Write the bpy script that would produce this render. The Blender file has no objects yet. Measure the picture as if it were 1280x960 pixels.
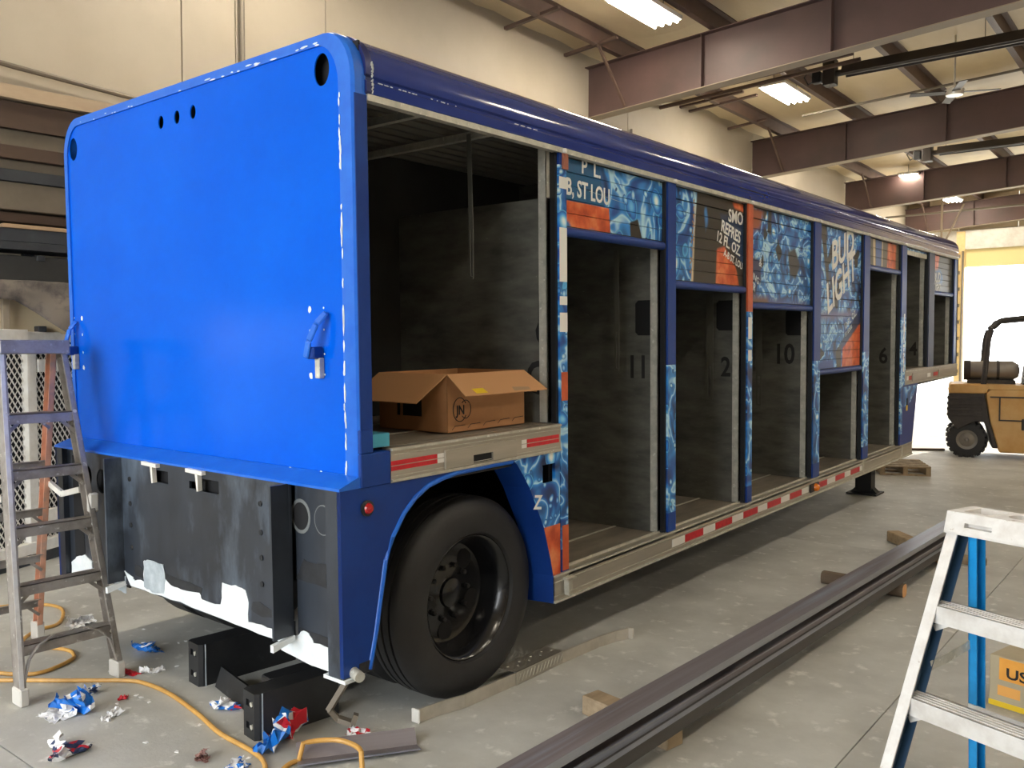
import bpy, bmesh, math, random
from mathutils import Vector, Matrix, noise
PI = math.pi
COL = bpy.context.scene.collection
scene = bpy.context.scene

# ------------------------------------------------------------------ camera
cam_d = bpy.data.cameras.new('camera'); cam = bpy.data.objects.new('camera', cam_d); COL.objects.link(cam)
cam_d.sensor_fit = 'HORIZONTAL'; cam_d.sensor_width = 36.0
cam_d.lens = 1094.21 / 1280 * 36.0
cam_d.clip_end = 300
YAW, PIT, ROL = -.67365, -.0437, .00099
def _cam():
    cy, sy = math.cos(YAW), math.sin(YAW)
    f = Vector((sy*math.cos(PIT), cy*math.cos(PIT), math.sin(PIT)))
    r = Vector((cy, -sy, 0)); u = r.cross(f)
    r2 = math.cos(ROL)*r + math.sin(ROL)*u; u2 = -math.sin(ROL)*r + math.cos(ROL)*u
    m = Matrix((r2, u2, -f)).transposed().to_4x4()
    m.translation = Vector((2.6455, -2.36089, 1.71))
    return m
cam.matrix_world = _cam()
scene.camera = cam

# ------------------------------------------------------------------ world, lights, exposure
w = bpy.data.worlds.new('sky'); scene.world = w; w.use_nodes = True
bg = w.node_tree.nodes['Background']
bg.inputs[0].default_value = (.93, .97, 1.0, 1); bg.inputs[1].default_value = 6.6
def area(name, loc, rot, sx, sy, power, col):
    d = bpy.data.lights.new(name, 'AREA'); d.shape = 'RECTANGLE'; d.size = sx; d.size_y = sy
    d.energy = power; d.color = col
    o = bpy.data.objects.new(name, d); COL.objects.link(o); o.location = loc; o.rotation_euler = rot
    return o
# the open doors of the building let the sky in (portals only guide the sampling, they add no light)
for args in (('left_door_portal', (-5.22, -3.35, 1.35), (0, -PI/2, 0), 1.3, 1.7), ('back_door_portal', (-.6, -6.82, 2.6), (PI/2, 0, 0), 6.0, 5.2),
             ('front_door_portal', (-.97, 27.5, 2.06), (-PI/2, 0, 0), 7.9, 4.12)):
    area(*args, 1, (1, 1, 1)).data.cycles.is_portal = True
sd = bpy.data.lights.new('sun', 'SUN'); sd.energy = 9.0; sd.angle = .01; sd.color = (1, .93, .80)
sun = bpy.data.objects.new('sun', sd); COL.objects.link(sun)
sun.rotation_euler = Vector((-.16, -.95, -.245)).to_track_quat('-Z', 'Y').to_euler()
vs = scene.view_settings
scene.display_settings.display_device = 'sRGB'
vs.view_transform = 'Standard'; vs.look = 'None'; vs.exposure = 0.36; vs.gamma = 1.0; vs.use_curve_mapping = False
scene.cycles.max_bounces = 8; scene.cycles.diffuse_bounces = 5; scene.cycles.glossy_bounces = 4
scene.cycles.sample_clamp_indirect = 6.0
scene.cycles.use_denoising = True

# ------------------------------------------------------------------ helpers
def lin(c):
    def f(v):
        v /= 255.0
        return v/12.92 if v <= .04045 else ((v+.055)/1.055)**2.4
    return tuple(f(v) for v in c) + (1.0,)

class MB:
    """collects faces and links them as one mesh object"""
    def __init__(s, off=(0, 0, 0)):
        s.v = []; s.f = []; s.m = []; s.off = Vector(off); s.cur = 0
    def add(s, vs_, fs):
        n = len(s.v)
        s.v += [Vector(p) - s.off for p in vs_]
        s.f += [[i+n for i in f] for f in fs]; s.m += [s.cur]*len(fs)
        return s
    def box(s, x0, x1, y0, y1, z0, z1):
        vs_ = [(x0,y0,z0),(x1,y0,z0),(x1,y1,z0),(x0,y1,z0),(x0,y0,z1),(x1,y0,z1),(x1,y1,z1),(x0,y1,z1)]
        return s.add(vs_, [(0,3,2,1),(4,5,6,7),(0,1,5,4),(1,2,6,5),(2,3,7,6),(3,0,4,7)])
    def prism(s, pts, ax, a, b):
        """polygon pts in the two other axes (cyclic order kept x<y<z), extruded along axis ax from a to b"""
        def mk(p, t):
            return {0: (t, p[0], p[1]), 1: (p[0], t, p[1]), 2: (p[0], p[1], t)}[ax]
        n = len(pts)
        vs_ = [mk(p, a) for p in pts] + [mk(p, b) for p in pts]
        fs = [list(range(n))[::-1], list(range(n, 2*n))] + [(i, (i+1) % n, n+(i+1) % n, n+i) for i in range(n)]
        return s.add(vs_, fs)
    def bar(s, p0, p1, wd, h, up=(0, 0, 1)):
        p0, p1 = Vector(p0), Vector(p1); d = (p1-p0).normalized()
        up = Vector(up); sx = d.cross(up)
        if sx.length < 1e-4: sx = d.cross(Vector((1, 0, 0)))
        sx.normalize(); uy = sx.cross(d).normalized()
        vs_ = []
        for p in (p0, p1):
            for a, b in ((-1,-1),(1,-1),(1,1),(-1,1)):
                vs_.append(p + sx*a*wd/2 + uy*b*h/2)
        return s.add(vs_, [(0,1,2,3),(7,6,5,4),(0,4,5,1),(1,5,6,2),(2,6,7,3),(3,7,4,0)])
    def tube(s, pts, r, n=8, closed=False):
        pts = [Vector(p) for p in pts]; rings = []
        for i, p in enumerate(pts):
            a = pts[max(i-1, 0)]; b = pts[min(i+1, len(pts)-1)]
            d = (b-a).normalized()
            ref = Vector((0, 0, 1)) if abs(d.z) < .9 else Vector((1, 0, 0))
            sx = d.cross(ref).normalized(); sy = sx.cross(d).normalized()
            rings.append([p + r*(math.cos(2*PI*k/n)*sx + math.sin(2*PI*k/n)*sy) for k in range(n)])
        vs_ = [q for g in rings for q in g]; fs = []
        for i in range(len(pts)-1):
            for k in range(n):
                fs.append((i*n+k, i*n+(k+1) % n, (i+1)*n+(k+1) % n, (i+1)*n+k))
        fs.append(list(range(n))[::-1]); fs.append([(len(pts)-1)*n+k for k in range(n)])
        return s.add(vs_, fs)
    def lathe(s, prof, c, ax=0, n=32, caps=False):
        """prof = [(axial, radius)], turned about axis ax through c"""
        vs_ = []; fs = []; c = Vector(c)
        for a, r in prof:
            for k in range(n):
                t = 2*PI*k/n; u, v = r*math.cos(t), r*math.sin(t)
                vs_.append(c + Vector({0: (a, u, v), 1: (u, a, v), 2: (u, v, a)}[ax]))
        for i in range(len(prof)-1):
            for k in range(n):
                fs.append((i*n+k, i*n+(k+1) % n, (i+1)*n+(k+1) % n, (i+1)*n+k))
        if caps:
            fs.append(list(range(n))); fs.append([(len(prof)-1)*n+k for k in range(n)])
        return s.add(vs_, fs)
    def plate_poly(s, pts, ax, a, t):
        return s.prism(pts, ax, a, a+t)
    def build(s, name, mat, parent=None, smooth=False, bevel=0, kind=None, label=None, loc=None, rot=None, seg=1):
        me = bpy.data.meshes.new(name)
        me.from_pydata(s.v, [], s.f)
        mats = mat if isinstance(mat, (list, tuple)) else [mat]
        for m_ in mats: me.materials.append(m_)
        if len(mats) > 1:
            me.polygons.foreach_set('material_index', s.m)
        bm = bmesh.new(); bm.from_mesh(me)
        bmesh.ops.recalc_face_normals(bm, faces=bm.faces)
        if bevel:
            es = [e for e in bm.edges if len(e.link_faces) == 2 and e.calc_face_angle(0) > .6]
            bmesh.ops.bevel(bm, geom=es, offset=bevel, segments=seg, affect='EDGES', clamp_overlap=True)
        bm.to_mesh(me); bm.free()
        if smooth:
            me.polygons.foreach_set('use_smooth', [True]*len(me.polygons))
            me.set_sharp_from_angle(angle=.7)
        o = bpy.data.objects.new(name, me); COL.objects.link(o)
        if parent: o.parent = parent
        if kind: o['kind'] = kind
        if label: o['label'] = label
        if loc is not None: o.location = loc
        if rot is not None: o.rotation_euler = rot
        return o

def tag(o, label, cat, group=None):
    o['label'] = label; o['category'] = cat
    if group: o['group'] = group
    return o
def empty(name, loc=(0, 0, 0), rz=0, parent=None):
    o = bpy.data.objects.new(name, None); COL.objects.link(o)
    o.location = loc; o.rotation_euler = (0, 0, rz); o.empty_display_size = .1
    if parent: o.parent = parent
    return o
def copy_tree(o, parent=None):
    c = o.copy(); COL.objects.link(c)
    if parent: c.parent = parent
    for ch in list(o.children): copy_tree(ch, c)
    return c
def share(o, loc, parent, rot=None):
    c = o.copy(); COL.objects.link(c); c.location = loc; c.parent = parent
    if rot is not None: c.rotation_euler = rot
    return c
def text(name, s, size, mat, parent, mw, ext=.0006, shear=0, sx=1.0, align='LEFT'):
    cu = bpy.data.curves.new(name, 'FONT'); cu.body = s; cu.size = size; cu.extrude = ext; cu.shear = shear
    cu.align_x = align; cu.resolution_u = 3; cu.offset = size*.022
    cu.materials.append(mat)
    tmp = bpy.data.objects.new(name, cu); COL.objects.link(tmp)
    me = bpy.data.meshes.new_from_object(tmp.evaluated_get(bpy.context.evaluated_depsgraph_get()))
    bpy.data.objects.remove(tmp); bpy.data.curves.remove(cu)
    o = bpy.data.objects.new(name, me); COL.objects.link(o); o.parent = parent
    o.matrix_local = mw @ Matrix.Diagonal((sx, 1, 1, 1))
    return o
def facing_x(p, ang=0):     # text readable from +x, running along +y
    m = Matrix(((0, 0, 1, 0), (1, 0, 0, 0), (0, 1, 0, 0), (0, 0, 0, 1)))
    return Matrix.Translation(p) @ m @ Matrix.Rotation(ang, 4, 'Z')
def facing_y(p, ang=0):     # readable from -y, running along +x
    m = Matrix(((1, 0, 0, 0), (0, 0, -1, 0), (0, 1, 0, 0), (0, 0, 0, 1)))
    return Matrix.Translation(p) @ m @ Matrix.Rotation(ang, 4, 'Z')

# ------------------------------------------------------------------ materials
def M(name, rgb, rough=.5, metal=0.0, col2=None, nscale=6, lo=.4, hi=.7, bump=0, bscale=30, coat=0, stretch=None, emit=0, col3=None, n3=20, lo3=.6, hi3=.68, spec=None, bdist=.004):
    m = bpy.data.materials.new(name); m.use_nodes = True
    nt = m.node_tree; b = nt.nodes['Principled BSDF']; L = nt.links.new
    b.inputs['Base Color'].default_value = lin(rgb); b.inputs['Roughness'].default_value = rough
    b.inputs['Metallic'].default_value = metal; b.inputs['Coat Weight'].default_value = coat
    if spec is not None: b.inputs['Specular IOR Level'].default_value = spec
    if emit:
        b.inputs['Emission Color'].default_value = lin(rgb); b.inputs['Emission Strength'].default_value = emit
    if col2 or bump or col3:
        tc = nt.nodes.new('ShaderNodeTexCoord'); mp = nt.nodes.new('ShaderNodeMapping'); L(tc.outputs['Object'], mp.inputs[0])
        if stretch: mp.inputs['Scale'].default_value = stretch
        last = None
        def layer(c, sc, lo_, hi_, det=6):
            nonlocal last
            n = nt.nodes.new('ShaderNodeTexNoise'); n.inputs['Scale'].default_value = sc; n.inputs['Detail'].default_value = det
            n.inputs['Roughness'].default_value = .62
            L(mp.outputs[0], n.inputs['Vector'])
            r = nt.nodes.new('ShaderNodeMapRange'); r.inputs[1].default_value = lo_; r.inputs[2].default_value = hi_
            L(n.outputs['Fac'], r.inputs[0])
            mx = nt.nodes.new('ShaderNodeMix'); mx.data_type = 'RGBA'
            if last is None: mx.inputs[6].default_value = lin(rgb)
            else: L(last, mx.inputs[6])
            mx.inputs[7].default_value = lin(c); L(r.outputs[0], mx.inputs[0]); last = mx.outputs[2]
        if col2: layer(col2, nscale, lo, hi)
        if col3: layer(col3, n3, lo3, hi3)
        if last: L(last, b.inputs['Base Color'])
        if bump:
            n = nt.nodes.new('ShaderNodeTexNoise'); n.inputs['Scale'].default_value = bscale; n.inputs['Detail'].default_value = 5
            L(mp.outputs[0], n.inputs['Vector'])
            bp = nt.nodes.new('ShaderNodeBump'); bp.inputs['Strength'].default_value = bump; bp.inputs['Distance'].default_value = bdist
            L(n.outputs['Fac'], bp.inputs['Height']); L(bp.outputs[0], b.inputs['Normal'])
    return m

m_conc = M('concrete', (198,198,192), .6, col2=(160,159,153), nscale=1.3, lo=.35, hi=.72, bump=.25, bscale=60, col3=(222,221,215), n3=9, lo3=.58, hi3=.72)
m_wall = M('cream_wall_paint', (184,174,155), .6, col2=(172,161,142), nscale=.5, lo=.4, hi=.7, bump=.1, bscale=40)
m_wallfar = M('far_wall_paint', (205,188,156), .6, col2=(190,172,140), nscale=.6)
m_seam = M('seam_strip', (150,138,118), .6)
m_blanket = M('roof_blanket', (214,196,160), .5, col2=(196,176,138), nscale=.9, bump=.35, bscale=2.2, stretch=(1, .35, 1), bdist=.05)
m_beam = M('red_oxide_steel', (92,70,66), .55, col2=(78,62,58), nscale=1.2)
m_purlin = M('brown_purlin_steel', (96,76,66), .55, col2=(84,66,58), nscale=3)
m_flange = M('pale_flange', (150,136,116), .7)  # paler beige-grey than the beams and purlins
m_white = M('white_paint', (232,230,222), .45, col2=(208,204,194), nscale=5)
m_cage = M('cage_white_paint', (246,244,238), .5, col2=(226,222,212), nscale=8)
m_lamp = M('lamp_tubes', (255,244,226), .4, emit=78)
m_lampbody = M('lamp_housing', (225,222,214), .4)
m_black = M('matte_black', (18,18,19), .6)
m_pipe = M('grey_pipe', (120,112,100), .5, metal=.4)
m_heat = M('dark_heater_steel', (62,56,52), .5, metal=.3)
m_bright = M('bright_reflector', (225,220,210), .3, metal=.5)
m_sky_panel = M('translucent_door_panel', (255,250,240), .5, emit=1.6)
m_yel_panel = M('yellow_door_panel', (240,222,160), .5)  # yellow band across the head of the far door

m_blue = M('glossy_blue_paint', (3,84,202), .16, col2=(5,92,212), nscale=1.2, spec=.09, bump=.02, bscale=3)
m_blueframe = M('primed_blue_trim', (16,92,196), .35, col2=(30,106,206), nscale=9, coat=.05)
m_bluedk = M('deep_blue_paint', (14,50,122), .38, coat=.0, spec=.3, col2=(18,58,132), nscale=4)
m_roofblue = M('navy_roof_paint', (38,56,128), .14, coat=.7, col2=(44,64,138), nscale=3)
m_roofdim = M('navy_seam', (24,34,92), .4)
m_alu = M('brushed_aluminium', (186,180,168), .42, metal=.7, col2=(166,160,149), nscale=9, stretch=(1,.08,1), bump=.04)
m_aluw = M('worn_aluminium_edge', (200,198,186), .5, metal=.35, col2=(170,169,158), nscale=16, col3=(222,222,212), n3=34)
m_bulk = M('worn_plywood_grey', (104,104,98), .55, metal=.1, col2=(68,69,65), nscale=4, lo=.35, hi=.7, stretch=(1,1,3), bump=.15, bscale=40, col3=(150,152,142), n3=30, lo3=.68, hi3=.76)
m_spine = M('dark_liner', (44,44,42), .6, metal=.1, col2=(36,36,34), nscale=5)
m_ceil = M('corrugated_liner', (96,94,88), .5, metal=.3)
m_floorply = M('worn_bay_floor', (128,120,108), .6, metal=.2, col2=(96,90,82), nscale=7, stretch=(1,.3,1), bump=.15)
m_track = M('black_track', (14,14,16), .5)
m_grey = M('bumper_dark_grey', (44,50,59), .42, col2=(29,33,40), nscale=3, lo=.38, hi=.62, col3=(92,104,118), n3=3.4, lo3=.53, hi3=.74, coat=.1, stretch=(1,1,.4))
m_greydk = M('bumper_patch_dark', (24,25,28), .6, col2=(38,40,44), nscale=20)
m_filler = M('white_filler', (226,230,230), .55, col2=(205,214,218), nscale=10)
m_fillgrey = M('grey_filler', (150,160,166), .6, col2=(186,194,198), nscale=12)
m_ring = M('lamp_gasket', (104,108,108), .6)
m_hole = M('dark_cavity', (8,8,12), .8)
m_rubber = M('tyre_rubber', (30,30,31), .62, col2=(40,40,41), nscale=5, bump=.2, bscale=50)
m_rim = M('black_rim', (17,18,21), .26, coat=.3)
m_hub = M('dull_black_hub', (15,15,16), .7)
m_red = M('red_reflective', (196,26,40), .35, col2=(170,20,34), nscale=30)
m_tapewhite = M('white_reflective', (228,226,220), .4)
m_lensred = M('red_lens', (170,18,24), .15, coat=.5)
m_amber = M('amber_lens', (226,118,20), .25, coat=.5)
m_ink = M('stencil_ink', (24,24,24), .7)
m_strap = M('grey_webbing', (84,84,78), .8)
m_letter = M('pale_lettering', (206,216,220), .45)
m_letterw = M('white_lettering', (232,232,228), .45)
m_orange = M('orange_print', (200,92,48), .4, col2=(172,70,36), nscale=9)
m_card = M('cardboard', (176,128,86), .75, col2=(164,116,76), nscale=6, bump=.05)
m_cardin = M('cardboard_inside', (190,142,98), .75)
m_yel = M('yellow_sticker', (226,190,30), .5)
m_wood = M('raw_wood', (162,142,114), .75, col2=(124,106,82), nscale=14, stretch=(1,.15,1), bump=.2)
m_wooddk = M('dark_wood', (112,96,78), .8, col2=(86,72,58), nscale=14, stretch=(.2,1,1), bump=.2)
m_woodend = M('cut_log_end', (222,172,118), .7, col2=(206,152,98), nscale=20)
m_steel = M('mill_scale_steel', (124,118,122), .4, metal=.15, col2=(96,84,84), nscale=11, stretch=(1,.03,1), col3=(136,142,156), n3=13, lo3=.5, hi3=.66)
m_lip = M('lit_steel_edge', (150,154,162), .4, metal=.2, col2=(126,128,134), nscale=9, stretch=(1,.05,1))  # paler strips put the light on lip and ledge into the colour
m_steeldk = M('dark_mill_steel', (74,72,72), .5, metal=.15, col2=(58,54,52), nscale=8, stretch=(1,.05,1))
m_ladalu = M('ladder_aluminium', (168,162,156), .45, metal=.55, col2=(138,132,126), nscale=12, col3=(205,202,196), n3=30)
m_ladwhite = M('bright_ladder_metal', (226,224,220), .4, metal=.25, col2=(205,200,194), nscale=14, col3=(166,150,134), n3=22, lo3=.66, hi3=.74)
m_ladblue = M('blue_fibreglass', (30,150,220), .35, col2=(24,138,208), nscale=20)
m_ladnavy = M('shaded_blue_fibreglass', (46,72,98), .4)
m_lador = M('faded_orange_fibreglass', (216,164,138), .5, col2=(198,140,112), nscale=12, col3=(170,158,148), n3=6, lo3=.48, hi3=.66)
m_plastic = M('grey_plastic_foot', (200,196,188), .6)
m_pad = M('black_bumper_steel', (40,41,43), .45, col2=(28,29,31), nscale=6, bump=.1, bscale=20, col3=(70,72,76), n3=9, lo3=.64, hi3=.8)
m_hose = M('tan_air_hose', (204,158,84), .5, col2=(184,138,70), nscale=20)
m_vw = M('white_vinyl', (232,232,232), .45)
m_vb = M('blue_vinyl', (20,110,200), .35)
m_vr = M('red_vinyl', (196,30,46), .4)
m_vdk = M('navy_vinyl', (30,50,90), .45)
m_fork = M('forklift_yellow', (204,164,104), .5, col2=(190,142,72), nscale=3)  # yellow paled so the haze over the forklift sits in the colour
m_forkdk = M('forklift_dark', (44,40,38), .6, col2=(60,54,50), nscale=8)
m_tank = M('tank_grey', (130,124,116), .4, metal=.4)
m_tarp = M('dusty_tarp', (112,103,94), .75, col2=(62,58,58), nscale=5, lo=.42, hi=.62, bump=.5, bscale=6, bdist=.02)
m_rack = M('dark_rack_steel', (38,41,47), .55, metal=.2, col2=(52,56,60), nscale=5)
m_board = M('brown_board', (70,52,39), .7, col2=(56,41,31), nscale=6, stretch=(1,.2,1))  # brown darkened, carrying the shade over the rack
m_tan = M('tan_board', (158,130,100), .7, col2=(160,130,98), nscale=6, stretch=(1,.2,1))
m_sheet = M('shaded_wall_beige', (98,88,74), .65, col2=(84,75,62), nscale=3)  # these panels stand for the wall, its shade put into the grey
m_barmet = M('plain_aluminium', (200,194,182), .4, metal=.5, col2=(176,170,158), nscale=6)
m_teal = M('teal_tape', (70,160,186), .5)

# printed wrap of the roller doors: splashes and droplets laid out in trailer coordinates
def decal(name, root, seed, polys=(), scale=1.0, dark=.0, tint=(24,92,160)):
    m = bpy.data.materials.new(name); m.use_nodes = True
    nt = m.node_tree; b = nt.nodes['Principled BSDF']; L = nt.links.new
    b.inputs['Roughness'].default_value = .35
    N = nt.nodes.new
    tc = N('ShaderNodeTexCoord'); tc.object = root
    mp = N('ShaderNodeMapping'); L(tc.outputs['Object'], mp.inputs[0])
    mp.inputs['Location'].default_value = (0, seed*3.1, seed*1.7); mp.inputs['Scale'].default_value = (0, 1, 1)
    nz = N('ShaderNodeTexNoise'); nz.inputs['Scale'].default_value = 2.6*scale; nz.inputs['Detail'].default_value = 2; L(mp.outputs[0], nz.inputs['Vector'])
    sub = N('ShaderNodeVectorMath'); sub.operation = 'MULTIPLY_ADD'; L(nz.outputs['Color'], sub.inputs[0])
    sub.inputs[1].default_value = (0, .13/scale, .20/scale); L(mp.outputs[0], sub.inputs[2])
    def ramp(src, stops):
        r = N('ShaderNodeValToRGB'); e = r.color_ramp.elements
        while len(e) < len(stops): e.new(.5)
        for el, (p, c) in zip(e, stops): el.position = p; el.color = lin(c)
        L(src, r.inputs[0]); return r.outputs[0]
    def vor(sc, feat='SMOOTH_F1', vec=None, rnd=1):
        v = N('ShaderNodeTexVoronoi'); v.feature = feat; v.inputs['Scale'].default_value = sc*scale
        if feat == 'SMOOTH_F1': v.inputs['Smoothness'].default_value = .25
        v.inputs['Randomness'].default_value = rnd
        L(vec or sub.outputs[0], v.inputs['Vector']); return v
    wv = N('ShaderNodeTexNoise'); wv.inputs['Scale'].default_value = 2.7*scale; wv.inputs['Detail'].default_value = 2; wv.inputs['Distortion'].default_value = 1.3; L(mp.outputs[0], wv.inputs['Vector'])
    base = ramp(wv.outputs['Fac'], [(.32, (8,30,76)), (.42, tint), (.475, (44,136,214)), (.52, (190,230,244)), (.55, (52,140,214)), (.63, (16,72,150)), (.76, (8,32,80))])
    def over(under, fac, col):
        x = N('ShaderNodeMix'); x.data_type = 'RGBA'; L(fac, x.inputs[0]); L(under, x.inputs[6])
        if isinstance(col, tuple): x.inputs[7].default_value = lin(col)
        else: L(col, x.inputs[7])
        return x.outputs[2]
    def rng(src, a, b_):
        r = N('ShaderNodeMapRange'); r.inputs[1].default_value = a; r.inputs[2].default_value = b_; L(src, r.inputs[0]); return r.outputs[0]
    def mul(a, b_):
        x = N('ShaderNodeMath'); x.operation = 'MULTIPLY'; L(a, x.inputs[0])
        if isinstance(b_, float): x.inputs[1].default_value = b_
        else: L(b_, x.inputs[1])
        return x.outputs[0]
    # big droplets
    v1 = vor(5.4, 'F1'); drop = ramp(v1.outputs['Distance'], [(0, (255,253,240)), (.11, (232,244,246)), (.19, (128,202,238)), (.28, (40,134,214)), (.36, (14,84,176)), (.41, (92,180,230)), (.44, (8,34,88))])
    sel = N('ShaderNodeSeparateColor'); L(v1.outputs['Color'], sel.inputs[0])
    base = over(base, mul(rng(v1.outputs['Distance'], .44, .42), rng(sel.outputs[0], .36, .38)), drop)
    v2 = vor(12, 'F1'); sel2 = N('ShaderNodeSeparateColor'); L(v2.outputs['Color'], sel2.inputs[0])
    drop2 = ramp(v2.outputs['Distance'], [(0, (250,252,250)), (.13, (176,222,240)), (.26, (44,128,206)), (.36, (10,44,100))])
    base = over(base, mul(rng(v2.outputs['Distance'], .36, .34), rng(sel2.outputs[1], .58, .60)), drop2)
    if dark:
        dn = N('ShaderNodeTexNoise'); dn.inputs['Scale'].default_value = 2.6*scale; dn.inputs['Detail'].default_value = 1.5; L(mp.outputs[0], dn.inputs['Vector'])
        base = over(base, rng(dn.outputs['Fac'], .62-dark*.2, .63-dark*.2), (44,42,38))
    # flat printed shapes: convex polygons given in (y, z)
    sp = N('ShaderNodeSeparateXYZ'); L(tc.outputs['Object'], sp.inputs[0])
    for pts, colr, blend in polys:
        fac = None; cx = sum(p[0] for p in pts)/len(pts); cz = sum(p[1] for p in pts)/len(pts)
        for i in range(len(pts)):
            (y0, z0), (y1, z1) = pts[i], pts[(i+1) % len(pts)]
            ny, nz_ = z1-z0, -(y1-y0); l = math.hypot(ny, nz_); ny /= l; nz_ /= l
            if ny*(cx-y0)+nz_*(cz-z0) < 0: ny, nz_ = -ny, -nz_
            a = mul(sp.outputs[1], float(ny)); c = mul(sp.outputs[2], float(nz_))
            s_ = N('ShaderNodeMath'); s_.operation = 'ADD'; L(a, s_.inputs[0]); L(c, s_.inputs[1])
            k = ny*y0+nz_*(z0-.4)
            e_ = rng(s_.outputs[0], k, k+blend)
            fac = e_ if fac is None else mul(fac, e_)
        if colr == 'orange':
            on = N('ShaderNodeTexNoise'); on.inputs['Scale'].default_value = 9; on.inputs['Detail'].default_value = 5; L(mp.outputs[0], on.inputs['Vector'])
            colr = ramp(on.outputs['Fac'], [(.35, (170,64,30)), (.5, (208,92,48)), (.68, (226,140,92))])
        base = over(base, fac, colr)
    L(base, b.inputs['Base Color'])
    return m

# ------------------------------------------------------------------ the building
def structure(o): o['kind'] = 'structure'; return o
floor = structure(empty('floor'))
xs = [-4.6-6.1, -4.6, 1.5, 7.6, 13.7]; ys = [-13.05, -6.95, -.855, 5.25, 11.35, 17.45, 23.55, 29.65, 35.75]
for i in range(len(xs)-1):
    for j in range(len(ys)-1):
        MB((xs[i], ys[j], 0)).box(xs[i]+.003, xs[i+1]-.003, ys[j]+.003, ys[j+1]-.003, -.15, 0).build('slab', m_conc, floor, loc=(xs[i], ys[j], 0))
MB().box(-11, 14, -13.5, 36, -.3, -.152).build('subgrade', M('dark_joint', (52,50,46), .9), floor)

def zr(x): return 6.2 + .051*(x+5)          # underside of roof
XR = 13.5
wl = structure(empty('wall_left', (-5, 0, 0)))
edges = [-1.6, 2.236, 2.82, 3.955, 10.28, 15.28, 21.24, 27.3]
for a, b_ in zip(edges[:-1], edges[1:]):
    MB((-5, a, 0)).box(-5.2, -5, a+.006, b_-.006, 0, 6.3).build('wall_panel', m_wall, wl, loc=(0, a, 0), bevel=.004)
MB((-5, 0, 0)).box(-5.22, -5.02, -1.6, 27.3, 0, 6.3).build('wall_core', m_seam, wl)
for y0, y1, z0, z1 in ((-6.8, -4.2, 0, 6.3), (-4.2, -1.6, 2.0, 6.3), (-2.5, -1.6, 0, 2.0), (-4.2, -2.5, 0, .7)):
    MB((-5, 0, 0)).box(-5.2, -5, y0, y1, z0, z1).build('wall_panel', m_wall, wl)
t = structure(empty('window_1', (-5, -3.35, 0)))
for y in (-.83, 0, .83): MB().box(-.15, -.05, y-.045, y+.045, .7, 2.0).build('mullion', m_white, t)
for z in (.73, 1.35, 1.97): MB().box(-.15, -.05, -.85, .85, z-.04, z+.04).build('transom', m_white, t)
m_pane = bpy.data.materials.new('dimming_glass'); m_pane.use_nodes = True  # grey tint added to dim the daylight through the window
_n = m_pane.node_tree; _p = _n.nodes['Principled BSDF']; _p.inputs['Base Color'].default_value = (.9, .9, .88, 1); _p.inputs['Roughness'].default_value = .4
_t = _n.nodes.new('ShaderNodeBsdfTransparent'); _t.inputs[0].default_value = (.8, .83, .84, 1); _x = _n.nodes.new('ShaderNodeMixShader'); _x.inputs[0].default_value = .4
_n.links.new(_t.outputs[0], _x.inputs[1]); _n.links.new(_p.outputs[0], _x.inputs[2]); _n.links.new(_x.outputs[0], _n.nodes['Material Output'].inputs[0])
for y in (-.415, .415):
    for z in (1.04, 1.66): MB().box(-.105, -.095, y-.37, y+.37, z-.27, z+.27).build('pane', m_pane, t)
wb = structure(empty('wall_back', (0, -6.6, 0)))
MB().box(-5.2, -3.6, -.2, 0, 0, 6.3).build('wall_panel', m_wall, wb); MB().box(2.4, XR, -.2, 0, 0, 7.2).build('wall_panel', m_wall, wb)
MB().box(-3.6, 2.4, -.2, 0, 5.2, 6.8).build('wall_panel', m_wall, wb)
structure(MB().box(XR, XR+.2, -9.5, 27.5, 0, 7.3).build('wall_right', m_wall))
wf = structure(empty('wall_front', (0, 27.3, 0)))
for a, b_ in ((-5.2, -4.95), (3.0, 6.1), (6.11, 9.8), (9.81, XR)):
    MB().box(a, b_-.01, 0, .2, 0, 7.1).build('wall_panel', m_wallfar, wf, bevel=.004)
for a, b_ in ((-4.95, -3.5), (-3.5, -1.9), (-1.9, .55), (.55, 3.0)):
    MB().box(a, b_-.02, 0, .2, 5.25, 6.8).build('wall_panel', m_wallfar, wf, bevel=.004)
d2 = structure(empty('door_2', (0, 27.3, 0)))
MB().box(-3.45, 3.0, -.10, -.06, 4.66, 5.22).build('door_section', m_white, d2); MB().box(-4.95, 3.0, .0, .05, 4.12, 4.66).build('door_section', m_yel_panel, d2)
MB().box(-4.95, 3.0, .05, .2, 4.66, 5.25).build('door_section', m_white, d2)
t2 = structure(empty('trim_2', (-3.4, 27.2, 0)))
MB().box(-.14, .10, -.02, .3, 0, 5.2).build('door_jamb', M('ochre_jamb', (232,206,150), .6, col2=(214,184,124), nscale=4), t2)
for k in range(9): MB().box(-.16, -.02, -.06, -.02, .4+k*.5, .5+k*.5).build('track_bracket', m_pipe, t2)
MB().tube([(.05, -.05, 0), (.05, -.05, 4.6)], .03).build('door_track', m_pipe, t2)
# outside ground
structure(MB().box(-40, 40, 27.55, 80, -.3, -.01).build('trim_3', M('outside_concrete', (190,184,172), .8, col2=(170,164,152), nscale=.4)))
structure(MB().box(-40, -5.25, -40, 27, -.3, -.02).build('trim_4', M('outside_asphalt', (120,118,114), .8, col2=(104,102,98), nscale=.4)))
structure(MB().box(-4, 12, -40, -6.85, -.3, -.02).build('trim_5', M('outside_apron', (170,166,158), .8, col2=(150,146,138), nscale=.4)))

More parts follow.
